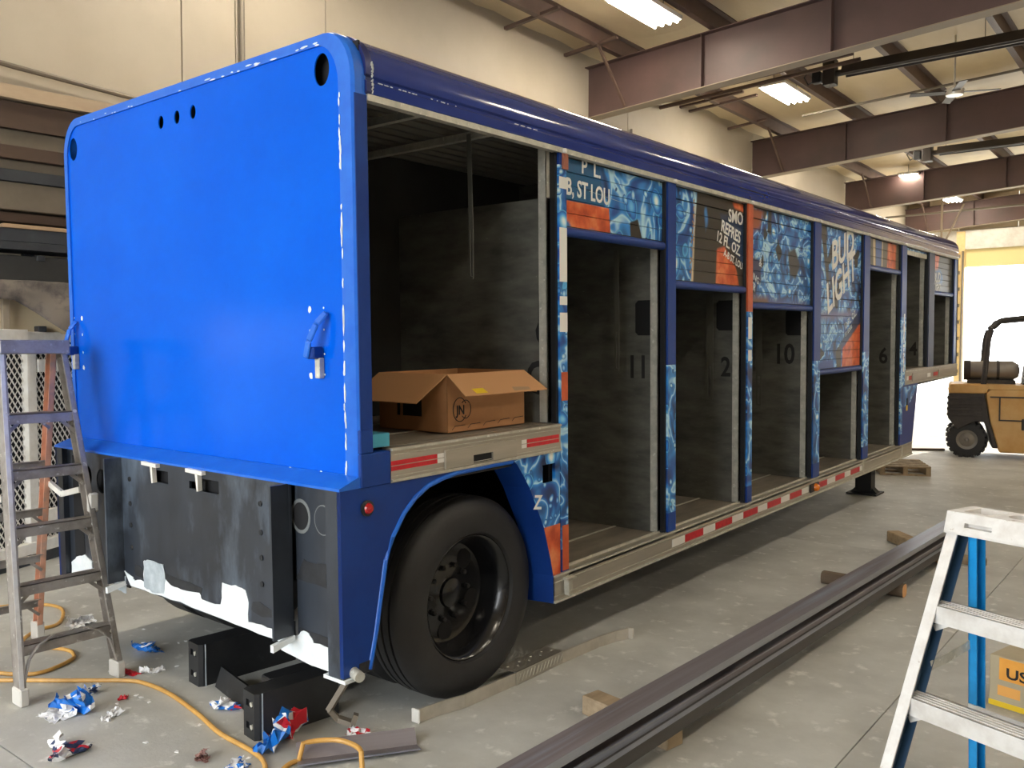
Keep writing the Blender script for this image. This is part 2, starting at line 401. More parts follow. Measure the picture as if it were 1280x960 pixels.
# roof blanket, sagging between purlins
PX = [-4.35 + 1.5*i for i in range(12)]
cg = structure(empty('ceiling'))
def blanket(y0, y1):
    mb = MB(); nx, ny = 72, 24; vs_ = []; fs = []
    x0, x1 = -5.2, XR+.1
    for i in range(nx+1):
        x = x0+(x1-x0)*i/nx
        ph = ((x-PX[0]) / 1.5) % 1.0
        for j in range(ny+1):
            y = y0+(y1-y0)*j/ny
            s = math.sin(ph*PI)
            z = zr(x)+.03 - s*(.05+.03*noise.noise((x*.8, y*1.3, 0))) - .02*s*math.sin(y*5.1+noise.noise((x, y*.6, 3))*3)
            vs_.append((x, y, z))
    for i in range(nx):
        for j in range(ny):
            a = i*(ny+1)+j; fs.append((a, a+1, a+ny+2, a+ny+1))
    mb.add(vs_, fs).build('insulation_blanket', m_blanket, cg, smooth=True)
for a, b_ in zip([-9.5, 0, 9.1, 15.28, 21.24], [0, 9.1, 15.28, 21.24, 27.5]): blanket(a, b_)
MB().box(-5.3, XR+.2, -9.6, 27.6, 7.4, 7.5).build('roof_deck', m_purlin, cg)
MB().prism([(-5.3, 6.45), (XR+.2, 7.4), (XR+.2, 7.5), (-5.3, 6.55)], 1, -9.6, 27.6).build('roof_sheet', m_purlin, cg)
# roof purlins: zed sections along the building
for i, x in enumerate(PX[:11]):
    z1 = zr(x)+.02
    o = MB((x, 0, z1)).box(x-.008, x+.008, -9.3, 27.3, z1-.21, z1).box(x-.085, x+.008, -9.3, 27.3, z1-.225, z1-.21).box(x-.008, x+.085, -9.3, 27.3, z1-.012, z1).box(x-.085, x-.075, -9.3, 27.3, z1-.21, z1-.185).build('roof_purlin', m_purlin, loc=(x, 0, z1))
    tag(o, 'brown steel roof purlin, %s from the cream wall, under the roof insulation' % 'first second third fourth fifth sixth seventh eighth ninth tenth eleventh'.split()[i], 'purlin', 'roof purlins')
# rafters
def rafter(y, label, name='roof_rafter'):
    r = empty(name, (-5, y, 5.2)); tag(r, label, 'roof beam')
    X0, X1 = -4.99, 13.3
    zb = lambda x: 5.205+.064*min(x+5, 11); zt = lambda x: 5.965+.051*(x+5)
    of = (-5, y, 5.2)
    MB(of).prism([(X0, zb(X0)), (6, zb(6)), (X1, zb(X1)), (X1, zt(X1)), (X0, zt(X0))], 1, y-.006, y+.006).build('web', m_beam, r)
    MB(of).prism([(X0, zb(X0)-.012), (6, zb(6)-.012), (6, zb(6)), (X0, zb(X0))], 1, y-.11, y+.11).prism([(6, zb(6)-.012), (X1, zb(X1)-.012), (X1, zb(X1)), (6, zb(6))], 1, y-.11, y+.11).build('flange', m_flange, r)
    MB(of).prism([(X0, zt(X0)), (X1, zt(X1)), (X1, zt(X1)+.012), (X0, zt(X0)+.012)], 1, y-.11, y+.11).build('flange', m_beam, r)
    for x in (-3.05, -1.25, 2.2):
        MB(of).box(x-.006, x+.006, y-.1, y+.1, zb(x), zt(x)).build('stiffener', m_beam, r)
    # diagonal flange braces down from the purlins
    for x in (PX[0],):
        MB(of).bar((x, y-.75, zr(x)-.18), (x+.05, y-.06, zb(x)+.03), .035, .035).build('flange_brace', m_purlin, r)
    return r
rafter(9.1, 'deep red-brown steel roof beam highest in view, over the rear half of the trailer')
rafter(15.28, 'dark brown steel roof beam second from the camera, above the lettered trailer doors')
rafter(21.24, 'steel roof beam third from the camera, glowing red under a light')
rafter(27.05, 'last roof beam, against the far wall above the open door')
# ceiling lights
def light(x, y, label, group='fluorescent ceiling lights'):
    z = zr(x)-.32
    r = empty('ceiling_light', (x, y, z)); tag(r, label, 'ceiling light', group)
    MB().box(-.23, .23, -.61, .61, .03, .09).build('housing', m_lampbody, r, bevel=.01)
    for k in range(4):
        MB().tube([(-.165+.11*k, -.58, .012), (-.165+.11*k, .58, .012)], .02, 8).build('tube', m_lamp, r)
    for yy in (-.5, .5): MB().tube([(0, yy, .09), (0, yy, .33)], .006, 6).build('hanger', m_pipe, r)
light(-3.15, 7.6, 'glowing ceiling light in front of the first deep red-brown roof beam')
light(-3.15, 12.35, 'glowing ceiling light between the first and second roof beams')
light(-3.15, 17.1, 'ceiling light mostly hidden behind the second roof beam')
light(-3.4, 21.6, 'small glowing ceiling light beside the third roof beam')
light(-3.4, 25.6, 'farthest glowing ceiling light, near the far wall')
for x, ysr in ((-3.15, (2.85, -2.0)), (4.4, (-2.0, 2.85, 7.6, 12.35, 17.1, 21.8, 25.6)), (9.6, (-2, 4, 10, 16, 22))):
    for y in ysr:
        light(x, y, 'fluorescent ceiling light in a row beyond the picture', 'ceiling lights beyond the picture')
# radiant heaters
def heater(x0, x1, y, z0, z1, label, r_=.075):
    r = empty('radiant_heater', (x0, y, z0)); tag(r, label, 'heater')
    of = (x0, y, z0)
    MB(of).prism([(y-.13, z0+.0), (y-.07, z0+.15), (y+.07, z0+.15), (y+.13, z0), (y+.12, z0), (y+.065, z0+.14), (y-.065, z0+.14), (y-.12, z0)], 0, x0+.15, x1).build('reflector', m_heat, r)
    MB(of).tube([(x0, y, z0+.05), (x1, y, z0+.05)], .05, 10).build('burner_tube', m_heat, r, smooth=True)
    MB(of).box(x0-.14, x0+.04, y-.1, y+.1, z0-.12, z0+.28).build('burner_box', m_heat, r, bevel=.01)
    MB(of).box(x0-.32, x0-.18, y-.06, y+.06, z0-.05, z0+.12).build('gas_valve', m_black, r, bevel=.01)
    MB(of).tube([(x0-.24, y, z0+.1), (x0-.36, y-.02, z0+.18), (x0-.46, y, z0+.08), (x0-.4, y+.02, z0-.04), (x0-.3, y, z0)], .012, 6).build('gas_hose', m_black, r, smooth=True)
    MB(of).tube([(x0-1.5, y, z0+.13), (x0-.2, y, z0+.16)], .014, 6).build('gas_pipe', m_pipe, r)
    for x in (x0+.3, x0+2.1, x0+4.0, x0+5.8):
        MB(of).bar((x, y, z0+.14), (x, y, zr(x)-.02), .008, .008).build('hanger_chain', m_pipe, r)
heater(-2.05, 5.5, 11.5, 5.87, 6.1, 'long dark radiant tube heater hung between the first and second roof beams')
heater(-2.05, 5.5, 17.5, 5.68, 6, 'long radiant tube heater hung between the second and third roof beams')
def pipe(name, pts, r, label, cat='pipe', mat=m_pipe):
    o = MB(pts[0]).tube(pts, r, 8).build(name, mat, smooth=True, loc=pts[0]); tag(o, label, cat); return o
pipe('sprinkler_pipe', [(-3.2, 13.3, 5.83), (13, 13.3, 6.6)], .022, 'thin pipe crossing the bay behind the first radiant heater')
pipe('sprinkler_pipe', [(-4.9, 24.6, 5.46), (13, 24.6, 5.62)], .03, 'pale thin pipe crossing in front of the far wall')
pipe('conduit', [(-4.91, -.6, 4.02), (-4.91, .7, 3.94), (-4.91, 1.86, 3.90), (-4.91, 9, 3.75)], .022, 'grey conduit running along the cream wall above the lumber rack')
pipe('downpipe', [(-4.965, 2.87, 0), (-4.965, 2.87, 6.2)], .028, 'thin dark upright pipe on the cream wall above the blue rear panel')
pipe('cable_drop', [(-4.97, 10.35, 3), (-4.97, 10.35, 5.3)], .018, 'thin upright cable on the wall under the first roof beam')
for k, (y, dx) in enumerate(((5.6, .9), (7.0, .9), (8.4, .9), (12.0, 1.2), (12.35, 1.3), (14.0, .8))):
    o = MB((-5, y, 6.05)).bar((-4.95, y, 6.0), (-4.95+dx, y, 6.07), .06, .04).build('eave_angle', m_purlin, loc=(-5, y, 6.05))
    tag(o, 'short brown steel angle on top of the cream wall, %s from the camera' % 'first second third fourth fifth sixth'.split()[k], 'bracket', 'eave angles')
# unistrut pipes between purlins near second light
for dy in (0, .35):
    o = MB((-4.9, 11.0+dy, 5.85)).tube([(-5.0, 11.0+dy, 5.865), (-1.6, 11.0+dy, 6.02)], .035, 8).build('cross_pipe', m_purlin, loc=(-4.9, 11.0+dy, 5.85), smooth=True)
    tag(o, ('dark pipe crossing under the roof just behind the first roof beam' if dy == 0 else 'dark pipe crossing under the roof, the farther of the pair behind the first roof beam'), 'pipe', 'paired cross pipes')
# ceiling fan
fan = empty('ceiling_fan', (-.5, 12.3, 5.55)); tag(fan, 'pale ceiling fan hanging under the roof right of the second ceiling light', 'fan')
MB().tube([(0, 0, .06), (0, 0, .85)], .015, 8).build('rod', m_bright, fan)
MB().lathe([(-.06, .02), (-.05, .12), (.03, .14), (.08, .05)], (0, 0, 0), 2, 20, True).build('motor', m_bright, fan, smooth=True)
for k in range(4):
    MB().box(.12, .62, -.06, .06, -.01, .0).build('blade', m_heat, fan, rot=(0.15, 0, k*PI/2+.4))
# jib of far hoist above the trailer's nose
hst = empty('hanging_frame', (-3.3, 24.2, 4.4)); tag(hst, 'thin hanging frame above the nose of the trailer near the far wall', 'frame')
MB().bar((0, 0, 0), (0, 0, zr(-3.3)-4.4), .05, .05).build('post', m_flange, hst); MB().bar((0, 0, .0), (.55, 0, 1.2), .04, .04).build('brace', m_flange, hst)

# ------------------------------------------------------------------ the trailer (its own coordinates: x across, y to the nose, z up from a pivot at .4)
TR = empty('beverage_trailer', (0, 0, .4)); TR.rotation_euler = (.01607, 0, 0)
tag(TR, 'long blue beverage delivery trailer with open bays and worn printed roller doors', 'trailer')
OF = (0, 0, .4)
def T(): return MB(OF)
W = 2.44; LEN = 10.45
def tb(b, name, mat, **k): return b.build(name, mat, k.pop('parent', TR), **k)

def rrect(x0, x1, z0, z1, rx, rz, n=8):      # rounded top corners, square bottom
    pts = [(x0, z0), (x1, z0)]
    for k in range(n+1):
        a = k/n*PI/2; pts.append((x1-rx+rx*math.cos(a), z1-rz+rz*math.sin(a)))
    for k in range(n+1):
        a = PI/2+k/n*PI/2; pts.append((x0+rx+rx*math.cos(a), z1-rz+rz*math.sin(a)))
    return pts
def holed(name, mat, build_fn, cutters, parent, off=None, **k):
    """a solid with real holes cut through it"""
    o = build_fn().build(name, mat, parent, **k)
    cut = MB(OF if off is None else off)
    for c in cutters: c(cut)
    c = cut.build('hole_cutter', m_hole)
    c.matrix_world = Matrix.Identity(4)
    o.parent = None
    md = o.modifiers.new('b', 'BOOLEAN'); md.operation = 'DIFFERENCE'; md.object = c; md.solver = 'EXACT'
    dg = bpy.context.evaluated_depsgraph_get()
    me = bpy.data.meshes.new_from_object(o.evaluated_get(dg))
    o.modifiers.clear(); o.data = me; o.parent = parent
    bpy.data.objects.remove(c)
    return o
# rear wall
ringx = [(-.193, 2.823, .047, .065), (-2.332, 2.798, .045, .062), (-1.415, 2.804, .024, .032), (-1.271, 2.806, .024, .032), (-1.132, 2.808, .024, .032)]
outer = rrect(-W, 0, 1.137, 2.962, .16, .20)
inner = rrect(-W+.048, -.085, 1.175, 2.918, .13, .17)
def cyl_y(x, z, ra, rb):
    return lambda mb: mb.prism([(x+ra*math.cos(2*PI*k/24), z+rb*math.sin(2*PI*k/24)) for k in range(24)], 1, -.1, .3)
holed('rear_panel', m_blue, lambda: T().prism(rrect(-W+.043, -.08, 1.17, 2.923, .13, .17), 1, .0, .006), [cyl_y(*r) for r in ringx], TR)
# frame ring: outer and inner outline bridged, front face and chamfer
def ring(mb, o_, i_, y0, y1, ch):
    n = len(o_)
    cx = sum(p[0] for p in o_)/n; cz = sum(p[1] for p in o_)/n
    sh = [(cx+(p[0]-cx)*(1-ch/1.22), cz+(p[1]-cz)*(1-ch/.9)) for p in o_]
    vs_ = [(p[0], y1, p[1]) for p in o_] + [(p[0], y0+ch, p[1]) for p in o_] + [(p[0], y0, p[1]) for p in sh] + [(p[0], y0, p[1]) for p in i_] + [(p[0], y1, p[1]) for p in i_]
    fs = []
    for r in range(4):
        for k in range(n): fs.append((r*n+k, r*n+(k+1) % n, (r+1)*n+(k+1) % n, (r+1)*n+k))
    return mb.add(vs_, fs)
tb(ring(T(), outer, inner, -.008, .06, .012), 'rear_frame', m_blueframe, smooth=True)
tb(T().box(-W+.03, -.03, .05, .06, 1.2, 2.92), 'dark_backing', m_hole)  # near-black sheet puts the darkness behind the holes into colour
tb(T().prism([(-.115, 1.139), (-.115, 1.150), (-.012, 1.185), (0, 1.185), (0, 1.139)], 0, -W, 0), 'rear_ledge', m_blueframe)
# bare filler left along seams and rivet lines
random.seed(4)
b = T()
def dab(mb, x, z, w_, h, y=-.0095):
    n = 7; pts = []
    for k in range(n):
        a = 2*PI*k/n; q = random.uniform(.65, 1.1); pts.append((x+w_/2*q*math.cos(a), z+h/2*q*math.sin(a)))
    mb.prism(pts, 1, y-.001, y)
for z in (2.52, 2.45, 2.2, 2.15, 1.83, 1.79, 1.71, 1.62, 1.52, 1.42, 1.31, 1.22): dab(b, -.078, z, .012, random.uniform(.05, .12))
for k in range(26): dab(b, -.079+random.uniform(-.004, .004), random.uniform(1.2, 2.75), .009, random.uniform(.02, .05))
for k in range(16): dab(b, random.uniform(-1.0, -.2), 2.925+random.uniform(-.006, .006), random.uniform(.02, .06), .008)
for k in range(8): dab(b, random.uniform(-2.3, -1.2), 2.925+random.uniform(-.006, .006), random.uniform(.01, .03), .006)
for k in range(18): dab(b, random.uniform(-2.3, -.15), 1.178+random.uniform(-.006, .01), random.uniform(.01, .03), .008)
for x, s_ in ((-.30, 1), (-2.30, -1)):
    for z, q in ((1.86, .03), (1.77, .016), (1.67, .018), (1.585, .032)):
        dab(b, x, z, q*.8, q, -.001); dab(b, x+.09*s_, z+.005, .009, .010, -.001)
tb(b, 'bare_filler_spots', m_filler, kind='stuff')
# handles
def handle(x, s_, lean):
    h = T()
    pts = [(-.0+x+lean*.055, -.012, 1.845), (x+lean*.03, -.045, 1.80), (x-lean*.0, -.062, 1.73), (x-lean*.025, -.058, 1.66)]
    for p, q in zip(pts[:-1], pts[1:]): h.bar(p, q, .034, .014, (0, 1, 0))
    o = tb(h, 'door_handle', m_blueframe, bevel=.006, smooth=True)
    tb(T().box(x-.025, x+.02, -.055, 0, 1.655, 1.705), 'latch_block', m_bluedk, parent=o, bevel=.006)
    tb(T().box(x-.008, x+.022, -.028, -.0, 1.575, 1.66), 'latch_tongue', m_aluw, parent=o, bevel=.003)
handle(-.235, 1, 1); handle(-2.37, -1, .4)
# roof: crown with curved coves on both sides
def cove(s_):
    p = [(0, 2.705), (.006, 2.712), (.006, 2.752), (-.006, 2.760), (-.006, 2.772), (.004, 2.780), (.004, 2.800)]
    for k in range(1, 13):
        a = k/12*PI/2; p.append((-.155+.159*math.cos(a), 2.80+.155*math.sin(a)))
    return [((q[0] if s_ > 0 else -W-q[0]), q[1]) for q in p]
pr = cove(1) + [(-.7, 2.973), (-1.22, 2.98), (-1.74, 2.973)] + cove(-1)[::-1]
pin = [(-W+.02, 2.705), (-.02, 2.705)]
def loft(prof, y0, y1, ny=1):
    n = len(prof); mb = T(); vs_ = [(q[0], y0, q[1]) for q in prof]+[(q[0], y1, q[1]) for q in prof]
    return mb.add(vs_, [(k, k+1, n+k+1, n+k) for k in range(n-1)] + [list(range(n))[::-1], list(range(n, 2*n))])
tb(loft(pr, .09, LEN), 'roof_shell', m_roofblue, smooth=True)
tb(loft([(q[0]*1.0+(.004 if q[0] > -1.2 else -.004), q[1]+.003) for q in pr], .055, .092), 'roof_end_band', m_roofdim, smooth=True)
b = T()
for k in range(26):
    z = random.uniform(2.71, 2.83); b.bar((.0085, .088+random.uniform(-.006, .006), z), (.0085, .09+random.uniform(-.004, .004), z+random.uniform(.004, .014)), .005, .004, (1, 0, 0))
for k in range(22):
    y = random.uniform(.1, .62); b.bar((.0075, y, 2.758), (.0075, y+random.uniform(.004, .016), 2.757), .003, random.uniform(.002, .004), (1, 0, 0))
for k in range(4): b.bar((.0075, 1.0+k*.05, 2.757), (.0075, 1.03+k*.05, 2.757), .003, .004, (1, 0, 0))
tb(b, 'sealant_flecks', m_filler, kind='stuff')
tb(T().box(-.03, .008, .065, LEN-.03, 2.68, 2.706), 'header_rail', m_aluw)
for y in (1.41, 2.60, 3.78, 5.19, 6.57, 7.87, 9.1): tb(T().lathe([(0, .014), (.012, .012), (.016, .004)], (.008, y, 2.692), 0, 10, True), 'rail_cap', m_white)
tb(T().box(-.03, .01, 1.40, 1.445, 2.60, 2.68), 'rubber_bumper', M('faded_rubber_red', (150,90,70), .6))
# corner post and bottom corner box
tb(T().box(-.06, .0, .0605, .065, 1.16, 2.70).box(-.05, .001, -.0, .06, 1.18, 2.70), 'corner_post', m_bluedk)
tb(T().box(-.08, .006, -.006, .157, 1.137, 1.275).box(-.08, .006, -.006, .063, 1.275, 1.372), 'corner_casting', m_bluedk, bevel=.004)
tb(T().box(-.12, -.02, .07, .175, 1.29, 1.345), 'masking_tape', m_teal)

# post positions: (near edge, far edge)
posts = [(1.373, 1.441), (2.53, 2.634), (3.732, 3.817), (5.096, 5.252), (6.46, 6.634), (7.776, 7.968), (8.95, 9.21), (10.26, LEN)]
low = .495
zfloor = [1.285]+[low]*5+[1.32, 1.30]
starts = [.06]+[p[1] for p in posts[:-1]]
decal_post = decal('post_print', TR, 5.3, scale=1.25)
root_d = {}
ORP = 'orange'
decal_a = decal('door_print_ice', TR, 1.0, [
    ([(1.40, 2.70), (1.80, 2.70), (1.86, 2.45), (1.40, 2.44)], (18,84,128), .01),
    ([(1.40, 2.455), (1.90, 2.455), (1.93, 2.20), (1.40, 2.20)], ORP, .004),
    ([(2.12, 2.40), (2.22, 2.43), (2.32, 2.20), (2.14, 2.20)], (46,42,36), .01),
    ([(1.44, 2.20), (1.44, 2.34), (1.50, 2.36), (1.55, 2.30), (1.57, 2.20)], (40,110,180), .02),
    ([(1.62, 2.2), (1.65, 2.30), (1.72, 2.34), (1.80, 2.31), (1.84, 2.2)], (50,124,190), .03)], dark=.05)
decal_b = decal('door_print_can', TR, 2.0, [
    ([(2.98, 2.72), (3.9, 2.72), (3.9, 1.95), (2.88, 1.95)], (48,44,38), .012),
    ([(3.30, 2.58), (3.45, 2.36), (3.9, 2.13), (3.9, 2.58)], (22,50,84), .02),
    ([(3.27, 2.33), (3.40, 2.36), (3.60, 2.21), (3.68, 2.02), (3.25, 2.03)], ORP, .02),
    ([(3.55, 2.62), (3.9, 2.60), (3.9, 2.68), (3.5, 2.68)], ORP, .02),
    ([(3.07, 2.58), (3.12, 2.62), (3.16, 2.50), (3.10, 2.40)], (60,130,200), .03),
    ([(2.94, 2.6), (2.97, 2.6), (2.93, 2.0), (2.88, 2.0)], (214,190,150), .02)])
decal_c = decal('door_print_splash', TR, 3.4, [
    ([(3.80, 2.70), (4.12, 2.70), (4.02, 2.50), (3.80, 2.46)], (150,80,50), .05),
    ([(4.16, 2.72), (4.24, 2.72), (4.24, 2.48), (4.14, 2.5)], (44,42,40), .02),
    ([(4.55, 2.40), (4.72, 2.45), (4.86, 2.30), (4.74, 2.16), (4.6, 2.2)], (58,56,54), .03),
    ([(3.82, 2.33), (4.05, 2.30), (4.05, 2.10), (3.82, 2.10)], (34,40,84), .03),
    ([(3.82, 2.05), (5.12, 2.02), (5.12, 1.92), (3.82, 1.92)], (70,84,140), .06),
    ([(3.82, 2.04), (4.2, 2.04), (4.2, 1.92), (3.82, 1.92)], (110,80,66), .05)], scale=1.35, dark=.08)
decal_d = decal('door_print_logo', TR, 4.7, [
    ([(5.30, 2.70), (5.44, 2.70), (5.58, 2.05), (5.52, 2.05)], (56,52,44), .012),
    ([(5.25, 1.95), (6.5, 1.98), (6.5, 1.86), (5.25, 1.82)], (104,104,150), .06),
    ([(5.80, 1.62), (6.46, 2.02), (6.46, 1.78), (5.85, 1.55)], (30,50,92), .03),
    ([(5.92, 1.60), (6.48, 1.86), (6.48, 1.36), (5.90, 1.36)], ORP, .02),
    ([(5.72, 1.58), (5.90, 1.62), (5.90, 1.36), (5.78, 1.36)], (60,54,44), .02),
    ([(5.25, 1.5), (5.68, 1.52), (5.72, 1.36), (5.25, 1.36)], (30,70,150), .03)], scale=1.5, dark=.03)
decal_e = decal('door_print_band', TR, 6.2, [
    ([(6.60, 2.72), (7.8, 2.72), (7.8, 2.3), (6.6, 2.3)], (78,74,62), .01),
    ([(6.80, 2.72), (6.90, 2.72), (6.92, 2.3), (6.84, 2.3)], (196,178,140), .02),
    ([(6.90, 2.72), (7.12, 2.72), (7.10, 2.3), (6.93, 2.3)], (44,84,150), .01),
    ([(7.12, 2.72), (7.17, 2.72), (7.15, 2.3), (7.10, 2.3)], (200,182,146), .02),
    ([(7.32, 2.72), (7.66, 2.72), (7.64, 2.3), (7.28, 2.3)], ORP, .04)])
decal_h = decal('door_print_dark', TR, 7.7, [
    ([(9.2, 2.72), (10.3, 2.72), (10.3, 2.1), (9.2, 2.1)], (70,74,74), .01),
    ([(9.2, 2.72), (9.60, 2.72), (9.50, 2.48), (9.2, 2.48)], ORP, .05),
    ([(9.25, 2.36), (9.36, 2.50), (9.62, 2.54), (9.80, 2.40), (9.70, 2.30)], (40,92,150), .05)])
doors = {1: (2.265, decal_a), 2: (2.035, decal_b), 3: (1.925, decal_c), 4: (1.372, decal_d), 5: (2.36, decal_e), 6: (2.60, decal_h), 7: (2.19, decal_h)}

# bay shells
tb(T().box(-1.16, -1.13, .06, LEN-.05, .45, 2.86), 'centre_wall', m_spine)
b = T(); n = int((1.1)/.025)
prof = []
for k in range(n):
    x = -1.13+k*.025; prof.append((x, 2.80 if k % 4 in (0, 1) else 2.775))
prof2 = prof + [(prof[-1][0], 2.83), (prof[0][0], 2.83)]
tb(T().prism(prof2, 1, .06, LEN-.05), 'corrugated_ceiling', m_ceil)
for y in (.52, 1.02): tb(T().bar((-1.12, y, 2.745), (-.06, y, 2.745), .035, .035), 'ceiling_angle', m_aluw)
for i, (p0, p1) in enumerate(posts):
    zf = zfloor[i]; zn = zfloor[i+1] if i < 7 else 1.30
    zt_ = 2.45 if i == 0 else 2.77
    # bulkhead sheet, bright worn edge angle, black door track, painted post
    bk = tb(T().box(-1.13, -.045, p0-.045, p0-.02, min(zf, zn), zt_), 'bulkhead', m_bulk)
    tb(T().box(-.095, -.045, p0-.052, p0-.046, zf+.005, 2.70).box(-.052, -.045, p0-.052, p0-.02, zf+.005, 2.70), 'edge_angle', m_aluw, parent=bk)
    zs = (1.83, 1.846, 1.875, 1.83, None, None, None, None)[i]
    if zs:
        if i == 0:
            tb(T().prism([(-.115, zs-.105), (-.10, zs-.125), (-.066, zs-.125), (-.062, zs-.10), (-.064, zs+.13), (-.10, zs+.13), (-.104, zs-.02), (-.122, zs-.06)], 1, p0-.0475, p0-.0465), 'hand_slot', m_hole, parent=bk)
        else:
            x1 = (-.0, -.055, -.065, -.06)[i]; x0 = x1-.14-.01*i
            tb(T().prism([(x0, zs-.09), (x0+.02, zs-.11), (x1, zs-.11), (x1, zs+.11), (x0+.02, zs+.11), (x0, zs+.09)], 1, p0-.0475, p0-.0465), 'hand_slot', m_hole, parent=bk)
    num = {0: ('C', -.19, 1.44, .24), 1: ('11', -.27, 1.47, .2), 2: ('2', -.19, 1.43, .2), 3: ('10', -.34, 1.48, .24), 5: ('6', -.22, 1.40, .24), 6: ('4', -.20, 1.46, .22)}.get(i)
    if num: text('stencilled_number', num[0], num[3], m_ink, bk, facing_y((num[1], p0-.0455, num[2]-.4)), sx=.8)
    tb(T().box(-.05, -.012, p0-.019, p0, min(zf, zn)+.0, 2.70), 'door_track', m_track)
    if i < 6: zb_ = low
    else: zb_ = 1.30
    bp = (decal_post, m_bluedk)
    z_dec = {0: 2.62, 1: 1.55, 2: 1.9, 3: 1.5, 4: 1.55, 5: 1.9}.get(i, 1.3)
    if i < 6:
        tb(T().box(-.06, -.0, p0, p1, z_dec, 2.68), 'door_post', m_orange if i == 2 else m_bluedk)
        tb(T().box(-.06, -.0005, p0, p1, zb_+.12, z_dec), 'door_post', decal_post)
        tb(T().box(-.06, .001, p0, p1, zb_, zb_+.12), 'door_post', m_bluedk)
    else:
        tb(T().box(-.06, 0, p0, p1, zb_, 2.68), 'door_post', M('dim_navy_post', (52,60,84), .5) if i == 6 else m_bluedk)
    if i == 5:
        b = T()
        for k in range(14): b.box(.0005, .0015, p0+.09+random.uniform(-.01, .01), p0+.12+random.uniform(-.01, .02), 1.3+k*.045, 1.33+k*.045+random.uniform(0, .03))
        tb(b, 'peeling_print', m_vw, kind='stuff')
# printed white blocks on the first post
for z0, z1 in ((2.50, 2.56), (2.02, 2.30), (1.90, 1.945), (1.76, 1.86)):
    tb(T().box(0, .0015, 1.374, 1.440, z0, z1), 'print_patch', m_letterw)
for z0, z1 in ((1.40, 1.55), (.50, .74)): tb(T().box(0, .0018, 1.385, 1.4405, z0, z1), 'print_patch', m_orange)
for z0, z1 in ((1.70, 1.86), (1.54, 1.62)): tb(T().box(0, .0018, 3.74, 3.80, z0, z1), 'print_patch', m_letterw)

# bay floors with ribs
for i in range(8):
    y0 = starts[i] if i else .16; y1 = posts[i][0]-.02; zf = zfloor[i]
    f_ = tb(T().box(-1.13, -.05, y0, y1, zf-.03, zf), 'bay_floor', m_floorply)
    for x in (-.36, -.75): tb(T().box(x-.008, x+.008, y0, y1, zf, zf+.004), 'floor_strip', m_aluw, parent=f_)
    tb(T().box(-.05, -.0, y0, y1, zf-.03, zf-.002), 'door_sill', m_alu, parent=f_)
    if i < 6 and i > 0: tb(T().box(-.052, -.044, y0, y1, zf-.002, zf+.012), 'sill_lip', m_aluw, parent=f_)
    if i in (0, 6, 7): tb(T().box(-1.13, -.035, y0-.05, y1+.02, 1.17 if i else 1.1, 1.28 if i else 1.13), 'floor_pan', m_track)
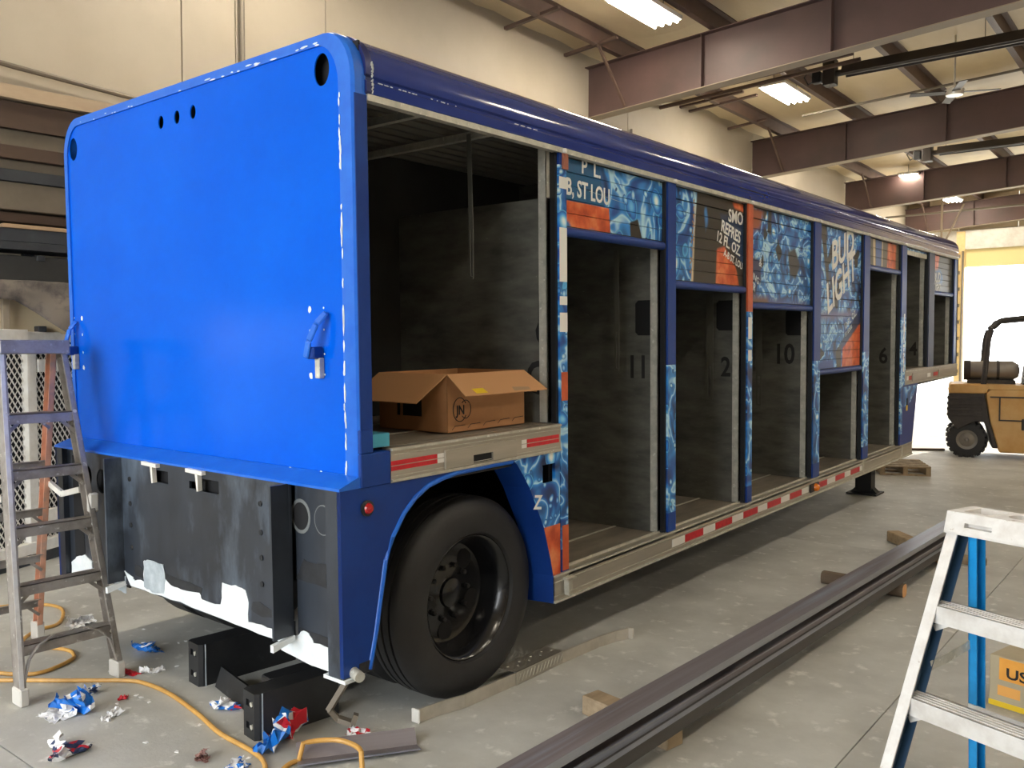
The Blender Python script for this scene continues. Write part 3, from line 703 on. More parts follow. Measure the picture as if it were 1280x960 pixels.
# roller doors, slat by slat
for i, (zb_, mt) in doors.items():
    y0, y1 = starts[i]+.004, posts[i][0]-.022
    d = empty('roller_door', (-.03, y0, zb_-.4), parent=TR)
    h = .0785
    n = max(1, int(round((2.675-zb_-.05)/h))); h = (2.675-zb_-.05)/n
    me = None
    for k in range(n):
        z0 = zb_+.05+k*h
        gap = .007 if (i in (2, 3) and k == n-2) or (i == 4 and k == 7) else .0018
        b = MB((0, 0, z0)).prism([(-.012, z0), (0, z0+.0015), (0, z0+h-gap-.0012), (-.002, z0+h-gap), (-.012, z0+h-gap)], 1, 0, y1-y0)
        b.build('slat', mt, d, loc=(0, 0, z0-zb_))
    MB((0, 0, 0)).box(-.016, -.013, 0, y1-y0, .05, 2.675-zb_).build('backing', m_track, d)
    if i != 6:
        tb_ = MB().tube([(0, 0, .022), (0, y1-y0, .022)], .026, 10).build('bottom_rail', m_bluedk, d, smooth=True)
        MB().box(-.02, .004, 0, y1-y0, .04, .052).build('bottom_seal', m_track, d)
    else:
        MB().box(-.02, .002, 0, y1-y0, .0, .05).build('bottom_rail', m_aluw, d)
    root_d[i] = d
    def lettering(s, y, z, size, ang=0, mat=m_letter, **k):
        return text('lettering', s, size, mat, d, Matrix.Translation((.0012+.0, 0, 0)) @ facing_x((0, y-y0, z-zb_), ang), **k)
    if i == 1:
        lettering('B, ST LOU', 1.475, 2.485, .125, -.03, m_letterw, sx=.78)
        lettering('P  L.', 1.62, 2.615, .11, -.03, m_letterw)
        MB((0, 0, 0)).bar((.0008, .25, .26), (.0008, .62, .235), .003, .0012).build('scratch', m_letter, d)
    if i == 2:
        lettering('SMO', 3.455, 2.53, .125, -.03, m_letterw, sx=.95); lettering('REFRES', 3.335, 2.455, .115, -.20, m_letterw, sx=.90)
        lettering('12 FL. OZ.', 3.26, 2.385, .10, -.22, m_letterw, sx=.92); lettering('A-B ST. LOU', 3.38, 2.285, .07, -.26, m_letterw, sx=.85)
        b = MB()
        random.seed(9)
        for k in range(40):
            z = random.uniform(.06, .58); y = .30-.07*(1-z/.6)+random.uniform(-.012, .05*(random.random()**2))
            b.prism([(y, z), (y+.008, z-.004), (y+.011, z+.008), (y+.003, z+.013)], 0, .0006, .0012)
        b.build('condensation_print', m_cardin, d, kind='stuff')
    if i == 3:
        lettering('LING', 3.84, 2.16, .07, -.35, m_letter); lettering('ER', 3.84, 2.08, .08, -.35, m_letter); lettering('&', 3.99, 2.25, .08, -.2, m_letter)
    if i == 4:
        lettering('BUD', 5.60, 2.30, .34, .30, m_letterw, shear=.3, sx=.95)
        lettering('LIGHT', 5.50, 1.90, .36, .44, m_letterw, shear=.35, sx=.86)
        lettering('12 FL. OZ.', 5.98, 1.76, .085, .42, m_letter); lettering('ST. LOUIS', 6.0, 1.70, .05, .42, m_letter)
    if i == 7:
        lettering('BUD', 9.27, 2.34, .17, .05, m_letterw, shear=.2); lettering('LIGHT', 9.30, 2.235, .115, .05, m_letterw, shear=.2)
# hanging pull straps
def strap(x, y, z0, z1, w_, loop=True):
    s_ = T().bar((x, y-.01, z1), (x, y, z0+.25), w_, .003, (0, 1, 0))
    s_.bar((x+w_*.35, y, z0+.25), (x+w_*.30, y, z0+.02), w_*.3, .003, (0, 1, 0)).bar((x-w_*.35, y, z0+.25), (x-w_*.30, y, z0+.02), w_*.3, .003, (0, 1, 0))
    s_.bar((x-w_*.40, y, z0+.02), (x+w_*.40, y, z0+.012), w_*.3, .003, (0, 1, 0))
    tb(s_, 'pull_strap', m_strap)
strap(-.25, 2.336, 1.51, 2.26, .034); strap(-.25, 3.63, 1.25, 2.03, .055); strap(-.25, 4.53, 1.14, 1.92, .05); strap(-.25, .97, 2.02, 2.74, .028); strap(-.3, 7.6, 1.85, 2.36, .05)

# rear sill rail with reflective tape
s_ = tb(T().box(-.03, .006, .157, 1.366, 1.138, 1.283), 'sill_rail', m_alu)
for z, q in ((1.276, .010), (1.255, .003), (1.165, .003), (1.148, .010)): tb(T().box(.006, .006+q*.8, .157, 1.366, z-q*.5, z+q*.5), 'rail_ridge', m_aluw, parent=s_)
for y0, y1, mt in ((.157, .433, m_red), (.436, .478, m_tapewhite), (1.035, 1.075, m_tapewhite), (1.078, 1.350, m_red)):
    for z0, z1 in ((1.188, 1.206), (1.210, 1.229)): tb(T().box(.006, .0072, y0, y1, z0, z1), 'reflective_tape', mt, parent=s_)
holed('winch_plate', m_alu, lambda: T().box(.006, .016, .474, .990, 1.152, 1.243), [lambda mb: mb.box(-.02, .05, .665, .805, 1.160, 1.198)], TR, bevel=.006)
tb(T().box(.004, .0065, .655, .815, 1.155, 1.203), 'slot_shadow', m_hole)
# lower side rail
r_ = tb(T().box(-.03, .0, 1.303, 8.29, .343, .491), 'side_rail', m_alu)
for z, q in ((.486, .010), (.452, .004), (.378, .004), (.350, .012)): tb(T().box(0, q, 1.303, 8.29, z-q*.45, z+q*.45), 'rail_ridge', m_aluw, parent=r_)
tb(T().box(0, .004, 6.47, 6.52, .343, .491), 'rail_joint', m_aluw, parent=r_)
tb(T().box(0, .004, 7.86, 7.90, .343, .491), 'rail_joint', m_aluw, parent=r_)
seg = [(2.586, 2.759, 0), (2.759, 3.023, 1), (3.023, 3.206, 0), (3.206, 3.478, 1), (3.478, 3.669, 0), (3.669, 3.93, 1), (3.93, 4.113, 0), (4.113, 4.386, 1), (4.386, 4.572, 0), (4.572, 4.839, 1), (4.839, 5.0, 0), (5.239, 5.46, 1), (5.46, 5.675, 0), (5.675, 5.934, 1), (5.934, 6.105, 0), (6.105, 6.383, 1), (6.383, 6.46, 0)]
for y0, y1, c in seg: tb(T().box(0, .0015, y0, y1, .388, .436), 'reflective_tape', m_red if c else m_tapewhite, parent=r_)
lamp = tb(T().box(0, .012, 5.02, 5.23, .375, .45), 'marker_lamp', m_black, bevel=.01)
tb(T().lathe([(0, .034), (.02, .032), (.035, .02), (.04, 0.002)], (.012, 5.13, .412), 0, 16), 'amber_lens', m_amber, parent=lamp, smooth=True)
hk = tb(T().box(0, .012, 1.40, 1.46, .385, .465), 'rail_hook', m_aluw)
tb(T().box(.012, .04, 1.385, 1.40, .375, .46).box(.0, .04, 1.385, 1.46, .452, .462), 'hook_tongue', m_aluw, parent=hk)
# raised nose: sill rail with plates, skirt below
n_ = tb(T().box(-.03, .006, 7.94, LEN, 1.15, 1.315), 'nose_rail', m_alu)
for z in (1.30, 1.165): tb(T().box(.006, .014, 7.94, LEN, z-.006, z+.006), 'rail_ridge', m_aluw, parent=n_)
for y0, y1, mt in ((8.0, 8.07, m_tapewhite), (8.07, 8.2, m_red), (8.9, 9.05, m_tapewhite), (9.2, 9.4, m_red)): tb(T().box(.006, .008, y0, y1, 1.2, 1.245), 'reflective_tape', mt, parent=n_)
for y0, y1 in ((8.22, 8.86), (9.43, 10.1)): tb(T().box(.006, .018, y0, y1, 1.178, 1.272), 'access_plate', m_alu, parent=n_, bevel=.004)
tb(T().prism([(7.86, .492), (8.29, .492), (8.50, 1.15), (7.86, 1.15)], 0, -.03, .0), 'nose_skirt', m_bluedk)
tb(T().prism([(7.9, .9), (8.2, .95), (8.46, 1.13), (7.9, 1.13)], 0, .0, .001), 'skirt_print', decal('skirt_print', TR, 3.3, scale=1.1))
tb(T().box(.001, .003, 8.02, 8.07, .92, 1.0), 'skirt_slot', m_hole)
tb(T().box(.001, .003, 8.01, 8.07, .86, .92), 'yellow_tag', m_yel)
tb(T().prism([(8.29, .343), (8.50, 1.15), (LEN, 1.15), (LEN, 1.14), (8.53, 1.12), (8.32, .343)], 0, -W, -.03), 'nose_underside', m_black)
tb(T().box(-W, 0, LEN-.05, LEN, 1.15, 2.75), 'nose_wall', m_bluedk)
# far side, underside
tb(T().box(-W, -W+.03, .06, 8.3, .35, 2.75).box(-W, -W+.03, 8.3, LEN-.05, 1.15, 2.75), 'far_side_panel', m_bluedk)
tb(T().box(-W+.03, -.03, 1.31, 8.28, .345, .40), 'belly_pan', m_track)
tb(T().box(-1.5, -.95, -.0, 1.31, .75, 1.10), 'rear_chassis', m_track)

# rear quarter skirt with the wheel arch
arch = [(.025, .392), (.063, .535), (.095, .69), (.123, .822), (.165, .91), (.233, 1.0), (.30, 1.055), (.38, 1.095), (.47, 1.115), (.56, 1.128)]
q = [(-.112, .392)]+arch+[(.56, 1.14), (-.112, 1.14)]
def quarter(side):
    x0, x1 = ((-.02, 0) if side else (-W, -W+.02))
    tb(T().prism(q, 0, x0, x1), 'quarter_skirt', m_bluedk)
    tb(T().tube([((-.004 if side else -W+.004), a, b_) for a, b_ in arch]+[((-.004 if side else -W+.004), .80, 1.132), ((-.004 if side else -W+.004), .97, 1.132)], .013, 8), 'arch_bead', m_blueframe, smooth=True)
quarter(True); quarter(False)
dec_f = decal('fairing_print', TR, 8.1, [([(1.18, .76), (1.42, .76), (1.42, .4), (1.2, .4)], ORP, .004)], scale=1.5)
front = [(.97, 1.14), (1.003, 1.115), (1.055, 1.05), (1.105, .981), (1.17, .86), (1.223, .758), (1.28, .58), (1.30, .492), (1.366, .492), (1.366, 1.14)]
holed('fairing_panel', dec_f, lambda: T().prism(front, 0, -.02, 0), [lambda mb: mb.box(-.1, .1, 1.215, 1.325, .985, 1.082)], TR)
tb(T().box(-.14, -.12, 1.20, 1.34, .97, 1.10).box(-.12, -.021, 1.325, 1.335, .97, 1.10), 'step_pocket', m_track)
text('lettering', 'Z', .10, m_letterw, TR, facing_x((.0012, 1.135, .87-.4), -.15))
ins = [(.97, 1.115), (1.04, 1.04), (1.09, .975), (1.15, .86), (1.20, .758), (1.25, .58), (1.275, .45), (1.285, .345)]
lip = []
b = T(); vs_ = []; fs = []
o_ = [(.98, 1.13)]+front[1:8]+[(1.303, .345)]
i_ = [(p[0]-.02, p[1]) for p in o_]
for p in o_: vs_.append((0, p[0], p[1]))
for p in o_: vs_.append((-.16, p[0]-.015, p[1]-.005))
nn = len(o_)
b.add(vs_, [(k, k+1, nn+k+1, nn+k) for k in range(nn-1)])
tb(b, 'arch_return', m_bluedk)
tb(T().box(-.16, 0, 1.303, 1.31, .343, .50), 'arch_end', m_bluedk)
# wheel well
tb(T().box(-.80, -.03, 1.305, 1.33, .40, 1.13).box(-.80, -.02, .0, 1.31, 1.128, 1.137).box(-.82, -.80, -.0, 1.32, .6, 1.13).box(-.8, -.03, -.02, .02, .7, 1.13), 'wheel_well', m_track)
tb(T().box(-W+.02, -1.64, 1.305, 1.33, .40, 1.13).box(-W, -1.6, 0, 1.31, 1.128, 1.137), 'wheel_well', m_track)
# running gear
AY, AZ = .80, .49-.0129
def wheel(xface, s_):
    r = empty('wheel', (xface, AY, AZ-.4), parent=TR)
    prof = [(0.035, .300), (.006, .315), (-.003, .345), (-.010, .385), (-.006, .425), (.012, .460), (.032, .478), (.045, .486)]
    wdt = .255
    full = [(a*s_, rr) for a, rr in prof]
    for gx in (.075, .125, .175):
        full += [((gx-.007)*s_, .489), ((gx-.006)*s_, .479), ((gx+.006)*s_, .479), ((gx+.007)*s_, .489)]
    full += [((wdt-a)*s_, rr) for a, rr in prof[::-1]]
    flip = -1
    MB().lathe([(-a, rr) for a, rr in full], (0, 0, 0), 0, 56).build('tyre', m_rubber, r, smooth=True)
    rim = [(.030, .302), (.022, .306), (.018, .300), (.026, .288), (.045, .280), (.06, .268), (.09, .262), (.13, .255), (.165, .245), (.175, .22), (.172, .16), (.168, .10), (.155, .075), (.14, .07), (.132, .04), (.13, .0)]
    ri = MB().lathe([(-a*s_, rr) for a, rr in rim], (0, 0, 0), 0, 48).build('rim', m_rim, r, smooth=True)
    for k in range(5):
        a = 2*PI*k/5-1.67
        MB().lathe([(-.170*s_, .0), (-.169*s_, .050), (-.172*s_, .052)], (0, .19*math.cos(a), .19*math.sin(a)), 0, 18).build('vent_hole', m_hole, ri)
    for k in range(10):
        a = 2*PI*k/10
        MB().lathe([(-.175*s_, .014), (-.150*s_, .013), (-.146*s_, .006)], (0, .135*math.cos(a), .135*math.sin(a)), 0, 6, True).build('wheel_nut', m_hub, ri)
    return r
wheel(-.115, 1)
def simple_wheel(x0, x1):
    tb(T().lathe([(x0, .30), (x0-.01, .38), (x0, .45), (x0+.03, .485), (x1-.03, .485), (x1, .45), (x1+.01, .38), (x1, .30), (x1, .1), (x0, .1)], (0, AY, AZ), 0, 40), 'inner_wheel', m_rubber, smooth=True)
simple_wheel(-.68, -.42); simple_wheel(-2.02, -1.76); simple_wheel(-2.33, -2.07)
tb(T().tube([(-2.3, AY, AZ), (-.42, AY, AZ)], .07, 14), 'axle', m_track, smooth=True)
# bumper
holed('bumper_face', m_grey, lambda: T().prism([(-1.70, 1.139), (-1.70, .483), (-.35, .46), (-.33, .50), (-.32, 1.139)], 1, -.112, -.10),
      [lambda mb: mb.box(-1.385, -1.255, -.2, .0, 1.045, 1.105), lambda mb: mb.box(-.975, -.83, -.2, .0, 1.04, 1.10), lambda mb: mb.box(-1.07, -1.0, -.2, 0, 1.045, 1.08)], TR)
tb(T().box(-1.66, -.36, -.075, -.07, .55, 1.13), 'bumper_backing', m_hole)
for x, zb_ in ((-1.712, .50), (-.337, .50)):
    tb(T().box(x, x+.012, -.20, -.10, zb_, 1.14), 'bumper_rib', m_grey)
    tb(T().prism([(-.21, zb_-.045), (-.10, zb_-.02), (-.10, zb_+.0), (-.21, zb_-.015)], 0, x+.0, x+.02), 'rib_filler', m_filler)
for x, z in ((-1.36, 1.16), (-.965, 1.155)):
    tt = tb(T().prism([(x-.10, 1.125), (x+.035, 1.12), (x+.035, 1.138), (x-.10, 1.142)], 1, -.135, -.113), 'latch_bracket', m_white)
    tb(T().prism([(x-.02, 1.125), (x+.0, 1.125), (x+.004, 1.045), (x-.008, 1.042)], 1, -.135, -.113), 'bracket_stem', m_white, parent=tt)
b = T()
for z in (1.035, .91, .80, .685):
    for x in (-.52, -1.62): b.lathe([(-.118, .004), (-.117, .012), (-.112, .013)], (x, 0, z), 1, 10)
tb(b, 'bolt_row', m_greydk, kind='stuff')
# tail lamp recesses
holed('lamp_panel', m_grey, lambda: T().box(-.32, -.09, -.082, -.074, .385, 1.139), [cyl_y(-.285, 1.005, .048, .056)], TR)
tb(T().box(-.32, -.09, -.03, -.02, .8, 1.13), 'lamp_panel_back', m_hole)
tb(T().prism([(-.285+.064*math.cos(2*PI*k/24), 1.005+.073*math.sin(2*PI*k/24)) for k in range(24)]+[], 1, -.0835, -.0822), 'lamp_ring', m_ring)
tb(T().prism([(-.285+.050*math.cos(2*PI*k/24), 1.005+.058*math.sin(2*PI*k/24)) for k in range(24)]+[], 1, -.0845, -.0835), 'lamp_hole', m_hole)
tb(T().prism([(-.142+.055*math.cos(2*PI*k/24), 1.005+.063*math.sin(2*PI*k/24)) for k in range(24)], 1, -.0835, -.0822), 'blank_lamp', m_ring)
tb(T().prism([(-.142+.050*math.cos(2*PI*k/24), 1.005+.058*math.sin(2*PI*k/24)) for k in range(24)], 1, -.0845, -.0835), 'blank_lamp_face', m_grey)
tb(T().box(-.092, -.001, -.112, -.07, .385, 1.139), 'bumper_upright', m_grey)
holed('lamp_panel', m_grey, lambda: T().box(-2.36, -1.712, -.082, -.074, .45, 1.139), [cyl_y(-2.13, 1.0, .048, .056), cyl_y(-1.975, .985, .056, .066)], TR)
tb(T().box(-2.36, -1.712, -.03, -.02, .8, 1.13), 'lamp_panel_back', m_hole)
tb(T().box(-2.44, -2.36, -.112, -.07, .385, 1.139), 'bumper_upright', m_grey)
tb(T().box(-2.30, -2.19, -.084, -.083, .46, 1.1), 'recess_shade', m_hole)  # flat black strip painted for the dark inner side of the flange
# primer and filler patches on the bumper
F1 = [(-1.704,.552),(-1.615,.53),(-1.604,.52),(-1.51,.53),(-1.504,.633),(-1.457,.647),(-1.324,.644),(-1.322,.579),(-1.254,.55),(-1.17,.547),(-1.007,.559),(-.989,.529),(-.835,.535),(-.821,.636),(-.72,.643),(-.648,.64),(-.624,.586),(-.628,.5),(-.533,.504),(-.469,.501),(-.36,.50),(-.36,.457),(-.638,.466),(-.895,.474),(-1.174,.483),(-1.433,.483),(-1.642,.482)]
def rough(pts, seed, amp=.008, sub=3):
    random.seed(seed); out = []
    for i in range(len(pts)):
        a, c = pts[i], pts[(i+1) % len(pts)]
        for k in range(sub):
            t = k/sub; out.append((a[0]+(c[0]-a[0])*t+random.uniform(-amp, amp), a[1]+(c[1]-a[1])*t+random.uniform(-amp, amp)))
    return out
tb(T().prism(rough(F1, 1, .004), 1, -.1145, -.112), 'body_filler', m_filler)
tb(T().prism(rough([(-1.5,.634),(-1.454,.648),(-1.321,.645),(-1.303,.577),(-1.319,.498),(-1.429,.49),(-1.508,.5)], 2, .004), 1, -.1165, -.1145), 'body_filler', m_fillgrey)
tb(T().prism(rough([(-1.826,.463),(-1.687,.524),(-1.693,.434),(-1.766,.436)], 3, .004), 1, -.1145, -.112), 'filler_skirt', m_fillgrey)
tb(T().prism(rough([(-.445,.445),(-.319,.496),(-.295,.519),(-.248,.522),(-.218,.488),(-.093,.488),(-.093,.387),(-.138,.388),(-.291,.392),(-.436,.41)], 4, .004), 1, -.0865, -.082), 'body_filler', m_filler)
tb(T().prism(rough([(-2.351,.426),(-2.346,.489),(-2.285,.532),(-2.186,.553),(-2.106,.533),(-2.11,.486),(-2.041,.51),(-2.044,.477),(-2.113,.439)], 5, .004), 1, -.0865, -.082), 'body_filler', m_filler)
tb(T().prism(rough([(-.272,.825),(-.203,.816),(-.124,.828),(-.128,.73),(-.322,.736)], 6, .004), 1, -.0845, -.083), 'torn_sticker', m_greydk)
tb(T().prism(rough([(-.31,.535),(-.094,.523),(-.094,.484),(-.20,.478),(-.30,.507)], 7, .004), 1, -.0842, -.083), 'torn_sticker', m_greydk)
for k, (x0, x1) in enumerate(((-1.60, -1.48), (-1.30, -.99), (-.60, -.40))):
    tb(T().prism(rough([(x0, .60), (x1, .585), (x1, .54), (x0, .55)], 20+k, .008), 1, -.1135, -.1122), 'torn_sticker', m_greydk)
tb(T().box(-.12, .012, -.115, -.04, .372, .386), 'bumper_foot', m_filler)
tb(T().tube([(.0, -.06, .405), (.055, -.075, .402)], .022, 12), 'tow_pin', m_aluw, smooth=True)
tb(T().box(-.04, .004, -.03, .05, .386, .43), 'skirt_block', m_greydk)
# red side marker
mk = tb(T().lathe([(0, .032), (.012, .032), (.014, .024)], (0, .023, 1.055), 0, 20, True), 'side_marker', m_greydk, smooth=True)
tb(T().lathe([(.012, .024), (.022, .018), (.026, .002)], (0, .023, 1.055), 0, 18, True), 'red_lens', m_lensred, parent=mk, smooth=True)
# bent strap hanging behind the bumper corner
s_ = T()
for p, q_ in (((-.16, -.02, .38), (-.13, .03, .33)), ((-.13, .03, .33), (-.23, -.0, .17)), ((-.23, 0, .17), (-.21, .03, .125)), ((-.21, .03, .125), (-.15, .06, .11)), ((-.15, .06, .11), (-.14, .07, .15))): s_.bar(p, q_, .03, .022)
tb(s_, 'bent_hanger', m_pipe)
# landing gear
for x in (-.45, -1.99):
    lg = tb(T().box(x-.09, x+.09, 8.0, 8.16, -.08, .9), 'landing_leg', m_black, bevel=.006)
    b = T().box(x-.17, x+.17, 7.93, 8.23, -.125, -.108).prism([(x-.15, -.108), (x+.15, -.108), (x+.08, -.04), (x-.08, -.04)], 1, 8.02, 8.14)
    tb(b, 'foot_plate', m_black, parent=lg)

# ------------------------------------------------------------------ carton in the rear bay
def bay_pt(x, y, z):       # trailer coordinates to world
    c, s = math.cos(.01607), math.sin(.01607)
    return (x, y*c-(z-.4)*s, .4+y*s+(z-.4)*c)
bx = empty('cardboard_box', bay_pt(-.36, .94, 1.2905)); bx.rotation_euler = (.01607, 0, -.02)
tag(bx, 'open cardboard box with folded flaps standing in the rear bay', 'box')
b = MB(); hx, hy, hz = .235, .285, .272
b.box(-hx, hx, -hy, hy, 0, .004).box(hx-.004, hx, -hy, hy, 0, hz).box(-hx, -hx+.004, -hy, hy, 0, hz).box(-hx, hx, -hy, -hy+.004, 0, hz).box(-hx, hx, hy-.004, hy, 0, hz)
b.build('carton_body', m_card, bx)
f_ = MB().add([(hx, -hy, hz), (hx, hy, hz), (hx+.135, hy+.02, hz-.095), (hx+.135, -hy-.02, hz-.095), (hx, -hy, hz+.004), (hx, hy, hz+.004), (hx+.136, hy+.02, hz-.091), (hx+.136, -hy-.02, hz-.091)],
     [(0,3,2,1),(4,5,6,7),(0,1,5,4),(1,2,6,5),(2,3,7,6),(3,0,4,7)]).build('flap', m_cardin, bx)
MB().add([(hx+.098, -hy+.06, hz-.0635), (hx+.098, -hy+.14, hz-.0635), (hx+.128, -hy+.145, hz-.0845), (hx+.128, -hy+.065, hz-.0845)], [(0,1,2,3)]).build('sticker', m_yel, f_)
MB().add([(hx+.105, .06, hz-.0685), (hx+.112, .18, hz-.0735), (hx+.13, .18, hz-.086), (hx+.13, .05, hz-.086)], [(0,1,2,3)]).build('packing_tape', m_tan, f_)
MB().add([(-hx, -hy, hz), (hx, -hy, hz), (hx-.03, -hy-.17, hz-.125), (-hx-.03, -hy-.17, hz-.125), (-hx, -hy, hz+.004), (hx, -hy, hz+.004), (hx-.03, -hy-.171, hz-.121), (-hx-.03, -hy-.171, hz-.121)],
     [(0,3,2,1),(4,5,6,7),(0,1,5,4),(1,2,6,5),(2,3,7,6),(3,0,4,7)]).build('flap', m_cardin, bx)
MB().add([(-hx, -hy, hz), (-hx, hy, hz), (-hx-.14, hy, hz-.10), (-hx-.14, -hy, hz-.10), (-hx, -hy, hz+.004), (-hx, hy, hz+.004), (-hx-.14, hy, hz-.096), (-hx-.14, -hy, hz-.096)],
     [(0,3,2,1),(4,5,6,7),(0,1,5,4),(1,2,6,5),(2,3,7,6),(3,0,4,7)]).build('flap', m_card, bx)
MB().add([(-hx, hy, hz), (hx, hy, hz), (hx, hy+.12, hz-.13), (-hx, hy+.12, hz-.13), (-hx, hy, hz+.004), (hx, hy, hz+.004), (hx, hy+.12, hz-.126), (-hx, hy+.12, hz-.126)],
     [(0,3,2,1),(4,5,6,7),(0,1,5,4),(1,2,6,5),(2,3,7,6),(3,0,4,7)]).build('flap', m_card, bx)
lg_ = MB()
for cy, rr in ((-hy+.085, .047), (-hy+.125, .036)):
    lg_.tube([(hx+.0005, cy+rr*math.cos(a*PI/12), .105+1.2*rr*math.sin(a*PI/12)) for a in (range(2, 23) if rr > .04 else range(-9, 10))], .0022, 5)
lg_.build('printed_emblem', m_ink, bx)
text('lettering', 'JN', .062, m_ink, bx, facing_x((hx+.0008, -hy+.06, .082)), sx=.9)
b = MB()
for k in range(5): b.tube([(hx+.0005, -hy+.03+.11*k, .012+.002*k), (hx+.0005, -hy+.05+.11*k, .028+.002*k), (hx+.0005, -hy+.12+.11*k, .030+.002*k)], .0015, 4)
b.build('printed_border', m_ink, bx, kind='stuff')
MB().box(-hx+.17, -hx+.30, -hy-.0012, -hy-.0004, .07, .15).box(-hx+.13, -hx+.15, -hy-.0012, -hy-.0004, .07, .15).build('printed_label', m_ink, bx)

# ------------------------------------------------------------------ step ladders
def channel(mb, p0, p1, u, v, w_, d, t=.004):
    """C-section rail from p0 to p1: web in the v direction, flanges along u"""
    p0, p1, u, v = map(Vector, (p0, p1, u, v))
    def slab(a0, a1, b0, b1):
        vs_ = []
        for p in (p0, p1):
            for a, c in ((a0, b0), (a1, b0), (a1, b1), (a0, b1)): vs_.append(p+u*a+v*c)
        mb.add(vs_, [(0,1,2,3),(7,6,5,4),(0,4,5,1),(1,5,6,2),(2,6,7,3),(3,7,4,0)])
    slab(0, t, 0, d); slab(0, w_, 0, t); slab(0, w_, d-t, d)
    return mb
# aluminium ladder at the trailer's rear corner; local x runs along the steps, local y to the back legs
LA = empty('step_ladder', (-1.70, -.382, 0), PI/2); tag(LA, 'tall worn aluminium step ladder with faded orange back rail standing beside the trailer rear', 'ladder')
H = 1.665
def lx(z): return .25-.085*z/H
def ly(z): return .36*z/H
def ry(z): return .97-.47*z/H
X_, Y_ = (1, 0, 0), (0, 1, 0)
for s_ in (-1, 1):
    rail = channel(MB(), (s_*lx(0), ly(0), .06), (s_*lx(H), ly(H), H), (-s_, 0, 0), Y_, .028, .075).build('front_rail', m_ladalu, LA)
    if s_ < 0: MB().bar((s_*lx(0)-s_*.008, ly(0)-.001, .06), (s_*lx(H)-s_*.008, ly(H)-.001, H), .020, .003, (0, 1, 0)).build('rail_face', m_ladwhite, rail)  # white strip puts the light on this one rail into its colour
    MB().box(min(s_*lx(0)-s_*.036, s_*lx(0)+s_*.006), max(s_*lx(0)-s_*.036, s_*lx(0)+s_*.006), -.012, .085, 0, .085).build('foot', m_plastic, rail, bevel=.006)
    b = MB()
    for k in range(5):
        for dz in (-.015, .02): b.lathe([(-.004, .009), (-.001, .010), (0, .010)], (s_*lx(.27+.274*k)-s_*.014, ly(.27+.274*k), .25+.274*k+dz), 1, 8, True)
    b.build('rivets', m_plastic, rail, kind='stuff')
    back = channel(MB(), (s_*(lx(0)-.01), ry(0), .06), (s_*(lx(H)-.02), ry(H), H), (-s_, 0, 0), (0, -1, 0), .03, .06).build('back_rail', m_lador, LA)
    MB().box(min(s_*lx(0)-s_*.046, s_*lx(0)), max(s_*lx(0)-s_*.046, s_*lx(0)), .90, .985, 0, .11).build('foot', m_plastic, back, bevel=.006)
    # knee braces under the bottom step
    pts = [(s_*(lx(.305)-.16), .055, .292), (s_*(lx(.27)-.09), .04, .262), (s_*(lx(.2)-.045), .03, .21), (s_*(lx(.15)-.028), .025, .14), (s_*(lx(.1)-.02), .022, .095)]
    for p, q_ in zip(pts[:-1], pts[1:]): pass
    b = MB()
    for p, q_ in zip(pts[:-1], pts[1:]): b.bar(p, q_, .022, .006, (s_, 0, .4))
    b.build('knee_brace', m_ladalu, LA)
for k in range(5):
    z = .27+.274*k; a = lx(z)-.004
    st = MB().box(-a, a, ly(z), ly(z)+.075, z-.004, z).box(-a, a, ly(z), ly(z)+.004, z-.05, z).box(-a, a, ly(z)+.071, ly(z)+.075, z-.03, z).build('step', m_ladalu, LA)
    if k: 
        for s_ in (-1, 1): MB().bar((s_*(a-.07), ly(z)+.02, z-.048), (s_*(a+.0), ly(z-.07)+.03, z-.11), .018, .004, (0, 1, 0)).build('step_brace', m_ladalu, st)
    a2 = lx(z)-.03
    MB().box(-a2, a2, ry(z)-.03, ry(z)-.026, z-.055, z-.01).box(-a2, a2, ry(z)-.05, ry(z)-.03, z-.014, z-.01).build('back_brace', m_ladalu, LA)
    for s_ in (1,): MB().bar((s_*(a2-.06), ry(z)-.03, z-.05), (s_*a2, ry(z)-.03, z-.105), .016, .004, (0, 1, 0)).build('step_brace', m_ladalu, LA)
cp = MB().box(-.172, .172, .345, .52, H, H+.072).build('top_cap', m_ladalu, LA, bevel=.006)
for s_ in (1, -1):
    sp_ = MB()
    sp_.bar((s_*.19, .30, .95), (s_*.185, .50, .905), .02, .03).bar((s_*.185, .50, .905), (s_*.19, .72, .965), .02, .03)
    sp_.build('spreader', m_white, LA)
MB().bar((.205, .20, .94), (.205, .20, .84), .04, .05).build('spreader_clamp', m_plastic, LA, bevel=.008)
